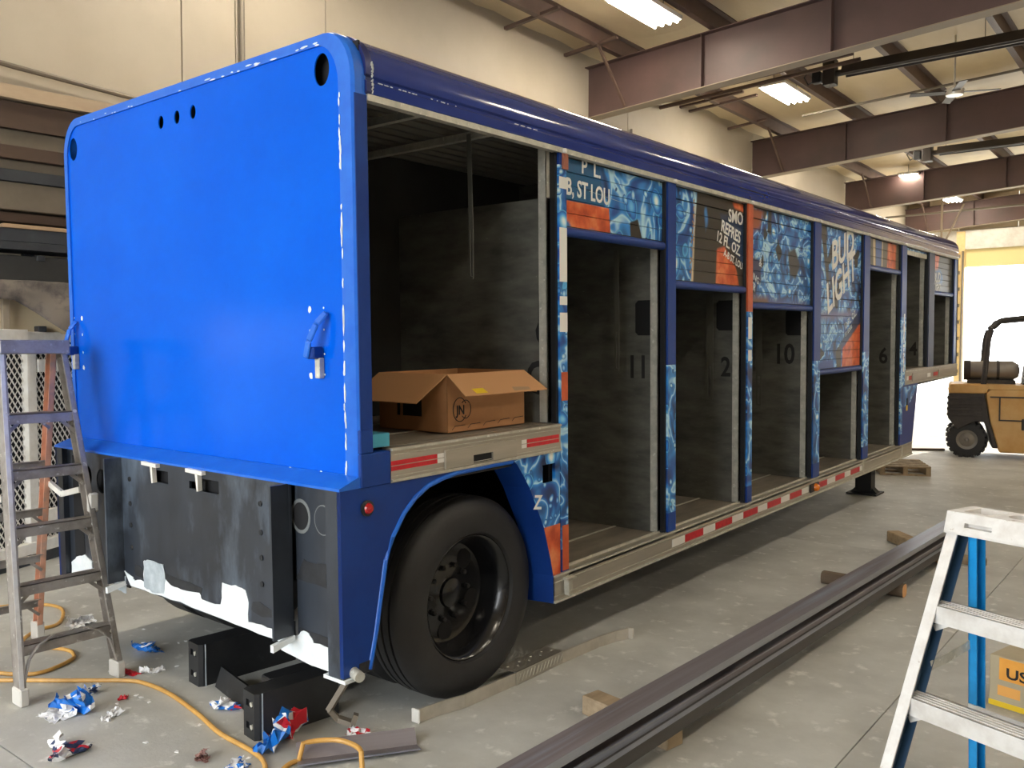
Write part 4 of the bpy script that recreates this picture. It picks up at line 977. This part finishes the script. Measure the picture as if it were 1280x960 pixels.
# blue fibreglass ladder close to the camera
u2 = Vector((.941, -.338, 0)); v2 = Vector((.338, .941, 0))
LB = empty('step_ladder', (1.952, .923, 0), math.atan2(u2.y, u2.x)); tag(LB, 'short step ladder with bright white steps and blue fibreglass rails near the steel channels', 'ladder')
Hb = 1.07; WB = .46
def bx0(z): return -.05*(Hb-z)
def by(z): return -.36*(Hb-z)
def br(z): return .045+.15*(Hb-z)
for s_ in (0, 1):
    X = (lambda z: bx0(z)) if s_ == 0 else (lambda z: WB-bx0(z))
    sg = 1 if s_ == 0 else -1
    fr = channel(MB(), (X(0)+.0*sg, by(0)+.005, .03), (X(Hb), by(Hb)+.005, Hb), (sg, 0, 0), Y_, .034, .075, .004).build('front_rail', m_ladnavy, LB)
    MB().bar((X(0)+.016*sg, by(0)+.001, .03), (X(Hb)+.016*sg, by(Hb)+.001, Hb), .038, .006, (0, 1, 0)).build('rail_face', m_ladwhite, fr)
    MB().box(min(X(0)-.01*sg, X(0)+.05*sg), max(X(0)-.01*sg, X(0)+.05*sg), by(0)-.01, by(0)+.09, 0, .06).build('foot', m_plastic, fr, bevel=.006)
    bk = channel(MB(), (X(.0)+.03*sg, br(0), .03), (X(Hb)+.045*sg, br(Hb), Hb), (sg, 0, 0), Y_, .03, .055, .004).build('back_rail', m_ladblue, LB)
    MB().box(min(X(0)+.02*sg, X(0)+.07*sg), max(X(0)+.02*sg, X(0)+.07*sg), br(0)-.01, br(0)+.07, 0, .06).build('foot', m_plastic, bk, bevel=.006)
    sp_ = MB().bar((X(.62)+.03*sg, by(.62)+.07, .62), (X(.62)+.04*sg, -.02, .635), .004, .032).bar((X(.62)+.04*sg, -.02, .635), (X(.62)+.045*sg, br(.66)+.02, .665), .004, .032).build('spreader', m_aluw, LB)
    MB().lathe([(-.003, .006), (.003, .006)], (X(.62)+.03*sg, by(.62)+.1, .625), 0, 8, True).build('rivet', m_greydk, sp_)
for k in range(3):
    z = .83-.30*k
    X0 = bx0(z)+.005; X1 = WB-bx0(z)-.005
    st = MB().box(X0, X1, by(z)-.004, by(z)+.085, z-.004, z).box(X0, X1, by(z)-.005, by(z), z-.06, z).box(X0, X1, by(z)+.08, by(z)+.085, z-.04, z).build('step', m_ladwhite, LB)
    for k2 in range(4): MB().box(X0, X1, by(z)+.012+.018*k2, by(z)+.016+.018*k2, z, z+.002).build('tread_rib', m_ladwhite, st)
    for xx, sg in ((X0, 1), (X1, -1)): MB().bar((xx+.075*sg, by(z)+.03, z-.045), (xx+.008*sg, by(z-.06)+.04, z-.085), .022, .005, (0, 1, 0)).build('step_brace', m_ladwhite, st)
    if k: MB().box(X0+.03, X1-.03, br(z-.1)-.008, br(z-.1), z-.14, z-.09).build('back_brace', m_ladwhite, LB)
cap = MB((0, 0, 0))
holed('top_cap', m_ladwhite, lambda: MB().prism([(-.012, 1.068), (-.012, 1.075), (.006, 1.142), (.165, 1.142), (.185, 1.068)], 0, -.008, WB+.008),
      [lambda mb: mb.box(.06, .155, -.05+.0, .02, 1.095, 1.110), lambda mb: mb.box(.36, .42, -.05, .02, 1.095, 1.110), lambda mb: mb.prism([(.03, .035), (.115, .035), (.135, .145), (.03, .145)], 2, 1.12, 1.2),
       lambda mb: mb.lathe([(1.11, .045), (1.2, .045)], (.205, .095, 0), 2, 20, True), lambda mb: mb.lathe([(1.10, .062), (1.2, .062)], (.335, .085, 0), 2, 24, True)], LB, off=(0, 0, 0))
MB().lathe([(1.101, .05), (1.104, .046), (1.104, .03), (1.101, .026)], (.335, .085, 0), 2, 20).build('cap_boss', m_aluw, LB, smooth=True)

# ------------------------------------------------------------------ steel channels on timber blocks
RZ = -.0318
CX = .7534
def along(x, y): c, s = math.cos(RZ), math.sin(RZ); return (CX+x*c-y*s, x*s+y*c)
up = MB((0, 0, .145)).prism([(0, .145), (.125, .145), (.125, .176), (.113, .176), (.113, .156), (.012, .156), (.012, .239), (.113, .239), (.113, .214), (.125, .214), (.125, .25), (0, .25)], 1, -1.7, 5.72).build('steel_channel', m_steel, loc=(CX, 0, .145), rot=(0, 0, RZ))
MB((0, 0, .145)).box(.1251, .1262, -1.7, 5.72, .2150, .2495).box(.1251, .1262, -1.7, 5.72, .170, .1755).build('lip_edge', m_lip, up)
tag(up, 'long dark lipped steel channel lying on top of another on timber blocks', 'steel channel')
lo_ = MB((0, 0, .09)).prism([(-.01, .09), (.162, .09), (.162, .1448), (.147, .1448), (.147, .098), (-.002, .098), (-.002, .1448), (-.01, .1448)], 1, -1.8, 5.66).prism([(.002, .136), (.145, .136), (.145, .1446), (.002, .1446)], 1, -1.8, 5.66).build('steel_channel', m_steeldk, loc=(CX, 0, .09), rot=(0, 0, RZ))
MB((0, 0, .09)).box(.136, .1615, -1.8, 5.66, .1448, .1456).build('ledge_edge', m_lip, lo_)
tag(lo_, 'long dark steel channel lying underneath, resting directly on the timber blocks', 'steel channel')
def block(p0, p1, w_, h, label, mat=m_wood, name='timber_block', bev=.006):
    p0, p1 = Vector((*p0, 0)), Vector((*p1, 0)); d = p1-p0
    o = MB().box(0, d.length, -w_/2, w_/2, 0, h).build(name, mat, bevel=bev, loc=p0, rot=(0, 0, math.atan2(d.y, d.x)))
    tag(o, label, 'block'); return o
block((.415, 1.02), (.91, .93), .11, .0895, 'nearest wooden block under the steel channels, with a split top')
lgb = MB().prism([(-.045+.045*(1 if a in (0, 1, 2, 3, 4) else 1)*0 + .048*math.copysign(abs(math.cos(2*PI*a/16))**.6, math.cos(2*PI*a/16)), .0445+.0445*math.copysign(abs(math.sin(2*PI*a/16))**.7, math.sin(2*PI*a/16))) for a in range(16)], 0, 0, .56)
lo = lgb.build('timber_log', [m_wooddk, m_woodend], smooth=False, loc=(.50, 3.98, 0), rot=(0, 0, -.03)); tag(lo, 'rounded timber block with a fresh orange cut end under the steel channels', 'block')
for p in lo.data.polygons:
    if abs(p.normal.x) > .9: p.material_index = 1
block((.50, 5.70), (1.12, 5.02), .11, .0895, 'wooden block under the far end of the steel channels', M('pallet_wood', (176,152,116), .8, col2=(140,116,86), nscale=16, bump=.2))
block((1.10, 5.22), (1.32, 5.18), .10, .06, 'small wooden offcut on the floor behind the white ladder', m_wood)

# ------------------------------------------------------------------ bent aluminium bar beside the tyre
bar_ = empty('bumper_bar', (-.10, .42, 0)); tag(bar_, 'bent aluminium bar with a tread plate lying on the floor beside the tyre', 'metal bar')
pts = [(-.02, 0), (.0, .13), (.035, .25), (.05, .60), (.055, 1.0), (.075, 1.36), (.10, 1.50), (.13, 1.58)]
b = MB()
for p, q_ in zip(pts[:-1], pts[1:]): b.bar((p[0], p[1], .033), (q_[0], q_[1]+.004, .033), .012, .062)
b.build('bar', m_barmet, bar_)
MB().box(-.05, .0, -.012, 0, .002, .066).build('end_tab', m_white, bar_, bevel=.004); MB().box(.115, .165, 1.58, 1.592, .002, .07).build('end_tab', m_barmet, bar_, bevel=.004)
tp_ = MB().box(-.055, .062, .62, 1.02, .066, .070).box(.0585, .0635, .62, 1.02, .004, .070).build('tread_plate', m_alu, bar_)
b = MB()
for k in range(13): b.bar((.0645, .635+k*.03, .016), (.0645, .655+k*.03, .056), .004, .003, (1, 0, 0))
for k in range(8): b.lathe([(.0, .007), (.003, .004)], (-.02+.03*(k % 2), .65+k*.048, .070), 2, 8, True)
b.build('tread_studs', m_aluw, tp_, kind='stuff')
an = MB().add([(0,0,0),(.0,.50,0),(.085,.50,.02),(.085,0,.02),(0,0,.006),(0,.5,.006),(.085,.5,.026),(.085,0,.026)], [(0,3,2,1),(4,5,6,7),(0,1,5,4),(1,2,6,5),(2,3,7,6),(3,0,4,7)])
an.add([(0,0,0),(0,.5,0),(-.06,.5,.055),(-.06,0,.055),(.006,0,0),(.006,.5,0),(-.054,.5,.058),(-.054,0,.058)], [(0,3,2,1),(4,5,6,7),(0,1,5,4),(1,2,6,5),(2,3,7,6),(3,0,4,7)])
o = an.build('angle_iron', m_steel, loc=(-.245, -.155, 0), rot=(0, 0, -.60)); tag(o, 'short dark angle iron lying on the floor in front of the tyre', 'angle iron')

# ------------------------------------------------------------------ black bumper blocks taken off the trailer
def bumper(x0, y0, wd, ln, h, rz, label, slots=True):
    r = empty('bumper_block', (x0, y0, 0), rz); tag(r, label, 'bumper')
    pr_ = [(.012, 0), (wd-.012, 0), (wd, .02), (wd, ln), (0, ln), (0, .02)]
    cut = [lambda mb: mb.box(.035, .095, -.05, .012, h-.065, h-.035), lambda mb: mb.box(.035, .095, -.05, .012, .04, .07)] if slots else []
    f = lambda: MB().prism(pr_, 2, 0, h)
    if slots: holed('block_body', m_pad, f, cut, r, off=(0, 0, 0))
    else: f().build('block_body', m_pad, r, bevel=.006)
    if slots:
        for z in (h-.05, .055): MB().tube([(.085, .012, z), (.085, -.004, z)], .011, 10).build('bolt_head', m_aluw, r)
    MB().box(wd, wd+.004, .03, .035, .0, h).build('edge_seam', m_fillgrey, r)
    return r
bumper(-1.39, .045, .13, .55, .212, -.10, 'black slotted bumper block on the floor, the one farther under the trailer')
bumper(-.645, -.14, .118, .42, .205, -.12, 'black slotted bumper block on the floor at the trailer corner, behind crumpled vinyl')
bumper(-.80, .06, .10, .36, .17, -.11, 'black block without slots lying between the two slotted bumper blocks', False)
o = MB().bar((0, 0, .052), (.47, -.10, .052), .018, .10, (0, .35, 1)).build('flat_bar', m_pad, loc=(-1.19, .10, 0)); tag(o, 'dark flat steel bar lying on edge between the bumper blocks', 'metal bar')

# ------------------------------------------------------------------ air hose
def smooth_path(p, n=6):
    out = []
    for i in range(len(p)-1):
        a = Vector(p[max(i-1, 0)]); b0 = Vector(p[i]); c = Vector(p[i+1]); d = Vector(p[min(i+2, len(p)-1)])
        for k in range(n):
            t = k/n; out.append(.5*((2*b0)+(c-a)*t+(2*a-5*b0+4*c-d)*t*t+(3*b0-a-3*c+d)*t**3))
    out.append(Vector(p[-1])); return out
hp = [(-3.6, -.62), (-3.46, -.05), (-3.3, .15), (-3.13, .19), (-2.95, .126), (-2.80, .02), (-2.78, -.11), (-2.60, -.25), (-2.32, -.15), (-2.20, -.155), (-2.12, -.21), (-2.06, -.38), (-2.13, -.475), (-2.35, -.60), (-2.6, -.85), (-2.55, -1.0), (-2.3, -.75), (-2.10, -.555), (-1.86, -.365), (-1.607, -.165), (-1.47, -.122), (-1.254, -.121), (-.942, -.166), (-.70, -.215), (-.43, -.23), (-.30, -.27), (-.20, -.36), (-.16, -.40), (-.19, -.30), (-.235, -.19), (-.20, -.09), (-.12, -.025), (-.0, -.03), (.1, -.12), (.16, -.3)]
path = smooth_path([(x, y, .0115) for x, y in hp])
kinks = path
for i, p in enumerate(path):
    if -.26 < p.x < .03 and -.14 < p.y < .02 and i > 150: p.z = .078
o = MB(path[0]).tube(path, .0105, 8).build('air_hose', m_hose, smooth=True, loc=path[0]); tag(o, 'tan air hose snaking over the floor from the aluminium ladder past the bumper blocks', 'hose')

# ------------------------------------------------------------------ peeled vinyl scraps
def scrap(x, y, s, h, seed, cols, label, asp=1.0, name='vinyl_scrap', rz=None):
    """a torn sheet, folded over itself a few times and crumpled"""
    random.seed(seed); n = 15; mb = MB(); vs_ = []
    folds = [(random.uniform(0, PI), random.uniform(-.22, .22), random.uniform(1.9, 2.9)*random.choice((-1, 1))) for _ in range(3 if h > .04 else 1)]
    k_ = 1.35 if h > .04 else 1.0
    for i in range(n):
        for j in range(n):
            u, v = (i/(n-1)-.5), (j/(n-1)-.5)
            e = 1+.28*noise.noise((i*.45, j*.4, seed))
            p = Vector((k_*s*u*e, k_*s*asp*v*e, 0))
            for a, o_, t in folds:
                nrm = Vector((math.cos(a), math.sin(a), 0)); d = p.dot(nrm)-o_*s
                if d > 0:
                    r_ = .16*s; th = min(d/r_, abs(t)); rest = max(0, d-r_*abs(t)); sg = 1
                    ax = p-nrm*d
                    p = Vector((ax.x, ax.y, p.z)) + nrm*(r_*math.sin(th)+rest*math.cos(th)) + Vector((0, 0, sg*(r_*(1-math.cos(th))+rest*math.sin(th))))
            f = (u*4.2+seed, v*4.2, seed*.7)
            p += Vector((noise.noise(f), noise.noise((f[1], f[0], 4)), abs(noise.noise((f[0]*1.3, f[1]*1.3, 8)))*1.6))*h*.55
            vs_.append(p)
    mz = min(p.z for p in vs_); hz_ = max(p.z for p in vs_)-mz
    kz = min(1.0, h*1.25/max(hz_, 1e-4))
    for p in vs_: p.z = (p.z-mz)*kz+.001
    ms = []; fs = []
    for i in range(n-1):
        for j in range(n-1):
            q_ = noise.noise((i*.26+seed, j*.26, seed*1.3))
            mi = 0 if q_ > -.02 else (1 if (q_ > -.30 or len(cols) < 3) else 2)
            a = i*n+j
            if abs(i-7) + abs(j-7) > 11 and noise.noise((i*.6, j*.6, seed+5)) > .05: continue
            fs.append((a, a+n, a+n+1, a+1)); ms.append(min(mi, len(cols)-1))
    mb.add(vs_, fs); mb.m = ms
    o = mb.build(name, cols if len(cols) > 1 else cols[0], loc=(x, y, 0), rot=(0, 0, seed*1.3 if rz is None else rz))
    sol = o.modifiers.new('thick', 'SOLIDIFY'); sol.thickness = .0008; sol.offset = 1
    tag(o, label, 'scrap'); return o
Wt, Bl, Rd, Nv = m_vw, m_vb, m_vr, m_vdk
scrap(-1.475, -.55, .15, .035, 23, [Wt], 'white sheet of peeled vinyl beside the blue crumple, in front of the aluminium ladder', 1.0)
scrap(-1.39, -.50, .15, .10, 4, [Bl, Wt, Nv], 'blue and white crumple of vinyl in front of the aluminium ladder foot', 1.1)
scrap(-1.26, -.42, .10, .04, 45, [Wt], 'small white twisted vinyl scrap beside the blue crumple', .4)
scrap(-1.05, -.75, .19, .06, 66, [Wt, Nv, Rd], 'white, red and navy vinyl scrap at the floor joint near the camera', .9)
scrap(-1.62, -.30, .17, .05, 7, [Nv, Wt, Bl], 'navy and white vinyl strip lying on the tan hose', .5, rz=.3)
scrap(-.93, -.08, .14, .055, 8, [Wt, Bl, Rd], 'white and blue vinyl scrap between the hose and the bumper blocks', .8)
scrap(-.425, -.05, .19, .13, 9, [Bl, Wt, Rd], 'largest crumple of blue, white and red vinyl, in front of the corner bumper block', .9)
scrap(-.24, .17, .10, .03, 10, [Rd, Wt], 'flat red vinyl scrap above the angle iron', .6)
scrap(-2.74, .13, .13, .05, 11, [Wt], 'white scrap lying behind the aluminium ladder, clear of the hose', .8)
scrap(-1.98, .13, .15, .05, 12, [Bl, Wt, Nv], 'blue and white scrap under the trailer beside the ladder foot', .7)
scrap(-1.64, -.01, .12, .04, 13, [Wt], 'white curled scrap right of the ladder foot', .4)
scrap(-1.42, -.28, .06, .02, 14, [Rd], 'small dark red scrap on bare floor near the hose', .6)
scrap(-.58, -.40, .10, .035, 15, [M('dried_red_scrap', (126,92,86), .7)], 'faded brownish scrap standing on the floor below the hose', .5)
scrap(-.385, -.345, .09, .04, 16, [Wt, Bl], 'white and blue scrap beside the hose at the bottom edge', .8)
scrap(-1.74, -.09, .16, .012, 17, [Rd], 'flat red strip at the ladder foot', .3)
random.seed(31)
for k in range(22):
    x, y = random.choice(((-1.6, 0), (-1.2, -.3), (-2.2, .3), (-.6, -.3), (-.2, 0)))
    x += random.uniform(-.3, .3); y += random.uniform(-.2, .2); a = random.uniform(0, 6)
    if -1.45 < x < -.4 and y > -.16: continue
    o = MB().prism([(0, 0), (.018, .004), (.022, .014), (.006, .018)], 2, .0005, .004).build('paint_chip', m_vw, loc=(x, y, 0), rot=(0, 0, a))
    tag(o, 'tiny white paint chip on the concrete around the vinyl scraps', 'chip', 'paint chips on the floor')

# ------------------------------------------------------------------ white mesh cage by the wall
d_ = Vector((-.396, .918, 0)).normalized()
CG = empty('mesh_cage', (-4.40, .32, 0), math.atan2(d_.y, d_.x)); tag(CG, 'white expanded mesh cage panel standing behind the aluminium ladder', 'cage')
S0, S1 = -1.35, .98
for s_ in (S0, .27, S1-.09): MB().box(s_, s_+.09, -.03, .03, .08, 1.815).build('upright', m_cage, CG, bevel=.004)
for z0, z1 in ((1.735, 1.815), (.085, .175)): MB().box(S0, S1, -.035, .035, z0, z1).build('rail', m_cage, CG, bevel=.004)
MB().box(S0, .265, -.05, .04, 1.745, 1.83).build('rail_splice', m_cage, CG, bevel=.003)
MB().box(S0, S1, -.02, .03, 0, .084).build('toe_strip', m_rack, CG)
MB().box(.37, .60, -.04, -.01, 1.50, 1.60).build('name_plate', m_cage, CG, bevel=.004); MB().box(.42, .60, -.045, -.01, .30, .41).build('lock_box', m_cage, CG, bevel=.006)
MB().box(.55, .58, -.05, -.04, .33, .39).build('lock_slot', m_greydk, CG)
b = MB(); dw, dh = .052, .075
ns = int((S1-S0)/dw); nz_ = int(1.58/dh)
for i in range(ns):
    for j in range(nz_):
        x = S0+i*dw; z = .165+j*dh
        for (a, c) in (((x, z), (x+dw/2, z+dh/2)), ((x+dw/2, z+dh/2), (x+dw, z)), ((x, z+dh), (x+dw/2, z+dh/2)), ((x+dw/2, z+dh/2), (x+dw, z+dh))):
            dx, dz = c[0]-a[0], c[1]-a[1]; l = math.hypot(dx, dz); nx, nz2 = -dz/l*.0058, dx/l*.0058
            b.add([(a[0]-nx, .01, a[1]-nz2), (c[0]-nx, .01, c[1]-nz2), (c[0]+nx, .006, c[1]+nz2), (a[0]+nx, .006, a[1]+nz2)], [(0, 1, 2, 3)])
b.build('expanded_mesh', m_cage, CG, kind='stuff')
# ------------------------------------------------------------------ lumber rack above it
RK = empty('lumber_rack', (-4.55, .42, 0), -.09); tag(RK, 'dark steel lumber rack against the cream wall behind the mesh cage', 'rack')
def R_(name, mat, x0, x1, y0, y1, z0, z1, label=None, cat='board', bev=.004):
    """a piece in rack coordinates; with a label it is a thing of its own"""
    if label is None: return MB().box(x0, x1, y0, y1, z0, z1).build(name, mat, RK, bevel=bev)
    c, s = math.cos(-.09), math.sin(-.09)
    o = MB((0, 0, z0)).box(x0, x1, y0, y1, z0, z1).build(name, mat, bevel=bev, loc=(-4.55, .42, z0), rot=(0, 0, -.09))
    return tag(o, label, cat)
for y in (-1.45, .30, 1.75): R_('upright', m_rack, -.34, -.27, y-.04, y+.04, 0, 3.75)
R_('dark_backdrop', m_hole, -.36, -.345, -1.5, 1.9, 0, 1.9)  # added near-black sheet, standing for the darkness behind the mesh
for z in (1.86, 2.41, 2.64, 3.0): 
    for y in (-1.45, .30, 1.75): R_('arm', m_rack, -.27, .0, y-.03, y+.03, z-.045, z)
R_('shelf_beam', m_rack, -.02, .04, -1.5, 1.9, 2.50, 2.60); R_('shelf_beam', m_rack, -.30, .04, -1.5, 1.9, 2.44, 2.50)
R_('post', m_flange, -.05, -.0, .02, .07, 1.82, 2.10); R_('back_board', m_wallfar, -.12, -.10, -1.4, 1.6, 1.8, 2.10)
R_('shelf_beam', m_rack, -.3, .02, -1.5, 1.9, 2.08, 2.20)
R_('grey_crate_board', m_spine, -.25, -.02, -1.4, 1.6, 2.20, 2.40, 'long dark grey board on the rack just above the dusty tarp')
R_('tan_board', m_tan, -.25, .05, .02, 1.7, 2.601, 2.632, 'thin tan board lying on the rack beam beside the trailer corner')
R_('gap_shade', m_board, -.28, -.06, -1.4, 1.7, 2.66, 2.735, 'dark strip standing for the shaded gap above the thin tan board')  # dark strip put in for the shaded gap between boards
R_('wall_shade_sheet', m_sheet, -.25, -.0, -1.4, 1.8, 2.745, 2.955, 'thick panel in shaded wall grey on the rack below the black plank')
R_('black_plank', m_rack, -.25, .02, -1.4, 1.8, 2.958, 3.048, 'black plank on the rack, second below the bent plywood')
R_('wall_shade_sheet', m_sheet, -.27, -.03, -1.4, 1.8, 3.05, 3.128, 'panel in shaded wall grey on the rack between the brown and black planks')
R_('brown_plank', m_board, -.25, .02, -1.4, 1.8, 3.13, 3.23, 'brown plank on the rack below the thick grey panel')
R_('wall_shade_sheet', m_sheet, -.27, -.04, -1.4, 1.8, 3.232, 3.36, 'topmost panel in shaded wall grey on the rack under the brown sheet')
def bent(name, mat, x0, x1, zf, t, label):
    vs_ = []; fs = []; n = 24
    for k in range(n+1):
        y = -1.4+3.2*k/n
        for x, dz in ((x0, .0), (x1, 0), (x1, t), (x0, t)): vs_.append((x, y, zf(y)+dz))
    for k in range(n):
        for q_ in range(4): fs.append((4*k+q_, 4*k+(q_+1) % 4, 4*k+4+(q_+1) % 4, 4*k+4+q_))
    fs += [(3, 2, 1, 0), (4*n, 4*n+1, 4*n+2, 4*n+3)]
    o = MB((0, 0, 3.36)).add(vs_, fs).build(name, mat, loc=(-4.55, .42, 3.36), rot=(0, 0, -.09)); return tag(o, label, 'board')
bent('brown_sheet', m_board, -.3, .0, lambda y: 3.362+.012*(y-.2)**2, .20, 'dark brown sheet on top of the rack under the bent plywood')
bent('plywood_sheet', M('pale_plywood', (184,162,134), .65, col2=(160,138,112), nscale=3, stretch=(1,.3,1)), -.32, .05, lambda y: 3.575-.0*y+.03*(y-.35)**2, .10, 'bent pale plywood sheet topmost on the lumber rack')
# dusty tarp hanging off the rack
n1, n2 = 26, 14; vs_ = []; fs = []
for i in range(n1+1):
    y = -.9+2.1*i/n1
    lowz = 2.06-.62*max(0, y-.05)**1.0 if y > .05 else 2.06+.02*math.sin(y*9)
    for j in range(n2+1):
        t = j/n2
        if t < .35: x = -.18+.24*t/.35; z = 2.205+.01*math.sin(y*7)
        else:
            q_ = (t-.35)/.65; x = .06+.03*math.sin(y*11+q_*3)*q_+.03*q_; z = 2.205-(2.205-lowz)*q_
        vs_.append((x+.02*noise.noise((y*4, t*5, 1)), y+.05*noise.noise((y*3, t*4, 5)), z+.012*noise.noise((y*5, t*6, 9))))
for i in range(n1):
    for j in range(n2):
        a = i*(n2+1)+j; fs.append((a, a+1, a+n2+2, a+n2+1))
o = MB((0, 0, 2.2)).add(vs_, fs).build('dust_tarp', m_tarp, smooth=True, loc=(-4.55, .42, 2.2), rot=(0, 0, -.09)); tag(o, 'dusty grey tarp draped over the rack above the mesh cage', 'tarp')
so = o.modifiers.new('thick', 'SOLIDIFY'); so.thickness = .006

# ------------------------------------------------------------------ forklift by the open door
FA = .22
FK = empty('forklift', (-.248, 12.455, 0), FA); tag(FK, 'yellow forklift with a gas tank parked by the bright open door', 'forklift')
def fw(x, y, r, wdt):
    o = empty('wheel', (x, y, r), parent=FK)
    MB().lathe([(0, r*.55), (0.0, r*.9), (.03, r), (wdt-.03, r), (wdt, r*.9), (wdt, r*.55)], (0, 0, 0), 1, 28).build('tyre', m_rubber, o, smooth=True)
    b = MB()
    for k in range(20):
        a = 2*PI*k/20; b.bar((r*.97*math.cos(a), .0, r*.97*math.sin(a)), (r*.97*math.cos(a+.14), wdt, r*.97*math.sin(a+.14)), .05, .05, (math.cos(a), 0, math.sin(a)))
    b.build('tread_lugs', m_rubber, o, kind='stuff')
    MB().lathe([(.02, r*.56), (.03, r*.40), (.01, r*.30), (.0, r*.12), (-.02, r*.08), (-.02, 0)], (0, 0, 0), 1, 24).build('rim', m_tank, o, smooth=True)
fw(0, .04, .272, .24); fw(0, .90, .272, .24); fw(1.75, .03, .36, .28); fw(1.75, .88, .36, .28)
MB().prism([(-.26, .99), (-.27, .60), (-.20, .52), (-.13, .42), (.10, .56), (.24, .55), (.30, .38), (.34, .16), (.42, .16), (.30, .60), (.22, 1.0)], 1, .0, 1.15).build('counterweight', m_forkdk, FK, bevel=.015)
for k in range(4): MB().box(-.285, .20, -.012, .03, .64+k*.085, .685+k*.085).build('louvre', m_forkdk, FK, bevel=.008)
MB().prism([(-.27, .985), (.24, .985), (.30, 1.13), (-.25, 1.13)], 1, -.01, 1.16).build('rear_hood', m_fork, FK, bevel=.02)
MB().prism([(.24, .99), (.31, .56), (.44, .10), (2.3, .10), (2.3, 1.06), (.30, 1.06)], 1, .0, 1.16).build('body', m_fork, FK, bevel=.015)
MB().box(.42, 2.3, -.012, 0, .58, .60).box(.42, .44, -.012, 0, .60, .95).box(.30, 2.3, -.012, 0, .93, .95).build('panel_gap', m_forkdk, FK)
MB().box(.72, .96, -.02, 0, .45, .62).build('step_pocket', m_forkdk, FK, bevel=.02); MB().box(1.0, 1.16, -.006, 0, .80, .88).build('data_plate', m_white, FK)
MB().prism([(-.02, 1.06), (2.3, 1.06), (2.3, 1.10), (.0, 1.13)], 1, .0, 1.15).build('hood', m_fork, FK)
tk = MB().lathe([(-.03, .03), (-.02, .12), (.02, .15), (.62, .15), (.70, .10), (.72, .02)], (.0, .55, 1.33), 0, 24, True).build('gas_tank', m_tank, FK, smooth=True)
MB().lathe([(-.05, .155), (.04, .155), (.04, .14), (-.05, .14)], (0, .55, 1.33), 0, 24).build('tank_collar', m_forkdk, tk, smooth=True)
MB().lathe([(.40, .155), (.44, .155)], (0, .55, 1.33), 0, 24).build('tank_strap', m_forkdk, tk, smooth=True)
MB().box(-.0, .66, .40, .70, 1.10, 1.19).build('tank_cradle', m_forkdk, FK, bevel=.02)
MB().prism([(.75, 1.06), (1.45, 1.06), (1.45, 1.20), (.95, 1.22), (.93, 1.55), (.80, 1.56)], 1, .30, .85).build('seat', m_forkdk, FK, bevel=.03)
for y in (.06, 1.08):
    MB().tube(smooth_path([(.20, y, 1.0), (.24, y, 1.5), (.27, y, 1.85), (.36, y, 2.03), (.62, y, 2.12), (2.1, y, 2.14), (2.5, y, 1.1)]), .04, 8).build('guard_post', m_forkdk, FK, smooth=True)
for k in range(6): MB().bar((.75+k*.25, .06, 2.13), (.75+k*.25, 1.08, 2.13), .04, .03).build('guard_bar', m_forkdk, FK)
for y in (.35, .75): MB().box(2.35, 2.45, y-.05, y+.05, .05, 2.2).build('mast_rail', m_forkdk, FK)
for y in (.3, .8): MB().box(2.45, 3.4, y-.06, y+.06, .03, .08).build('fork', m_forkdk, FK)
MB().box(2.28, 2.5, .25, .9, .3, .7).build('mast_carriage', m_forkdk, FK)

# ------------------------------------------------------------------ pallet under the nose, stick, carton at the right
PL = empty('wooden_pallet', (-.72, 9.75, 0), .42); tag(PL, 'small weathered wooden pallet on the floor behind the trailer landing leg', 'pallet')
for x in (0, .28, .56): MB().box(x-.03, x+.03, 0, .8, .018, .11).build('stringer', m_wood, PL)
for k in range(5): MB().box(-.03, .59, .0+k*.175, .09+k*.175, .11, .128).build('deck_board', m_wood, PL)
for k in range(3): MB().box(-.03, .59, .0+k*.35, .09+k*.35, 0, .018).build('deck_board', m_wood, PL)
o = MB().box(0, .9, -.04, .04, 0, .035).build('timber_stick', m_wooddk, loc=(-1.5, 12.75, 0), rot=(0, 0, .55)); tag(o, 'short dark timber lying on the sunlit floor near the forklift', 'timber')
KB = empty('floor_carton', (1.86, 2.28, 0), -.25); tag(KB, 'grey carton with orange printed bands on the floor behind the white ladder', 'carton')
MB().box(0, .45, 0, .35, 0, .245).build('carton_body', M('grey_carton', (178,166,138), .7, col2=(166,154,128), nscale=5), KB, bevel=.004)
MB().box(.045, .452, -.002, 0, .135, .24).build('printed_band', M('orange_band', (232,164,66), .6, col2=(220,150,54), nscale=8), KB)
MB().box(.04, .14, -.002, 0, .06, .108).build('printed_band', M('orange_patch', (228,166,84), .6), KB)
MB().box(.0, .45, -.002, 0, .004, .03).build('printed_band', m_yel, KB)
text('lettering', 'US', .07, m_ink, KB, facing_y((.075, -.0028, .15)), sx=1.2)
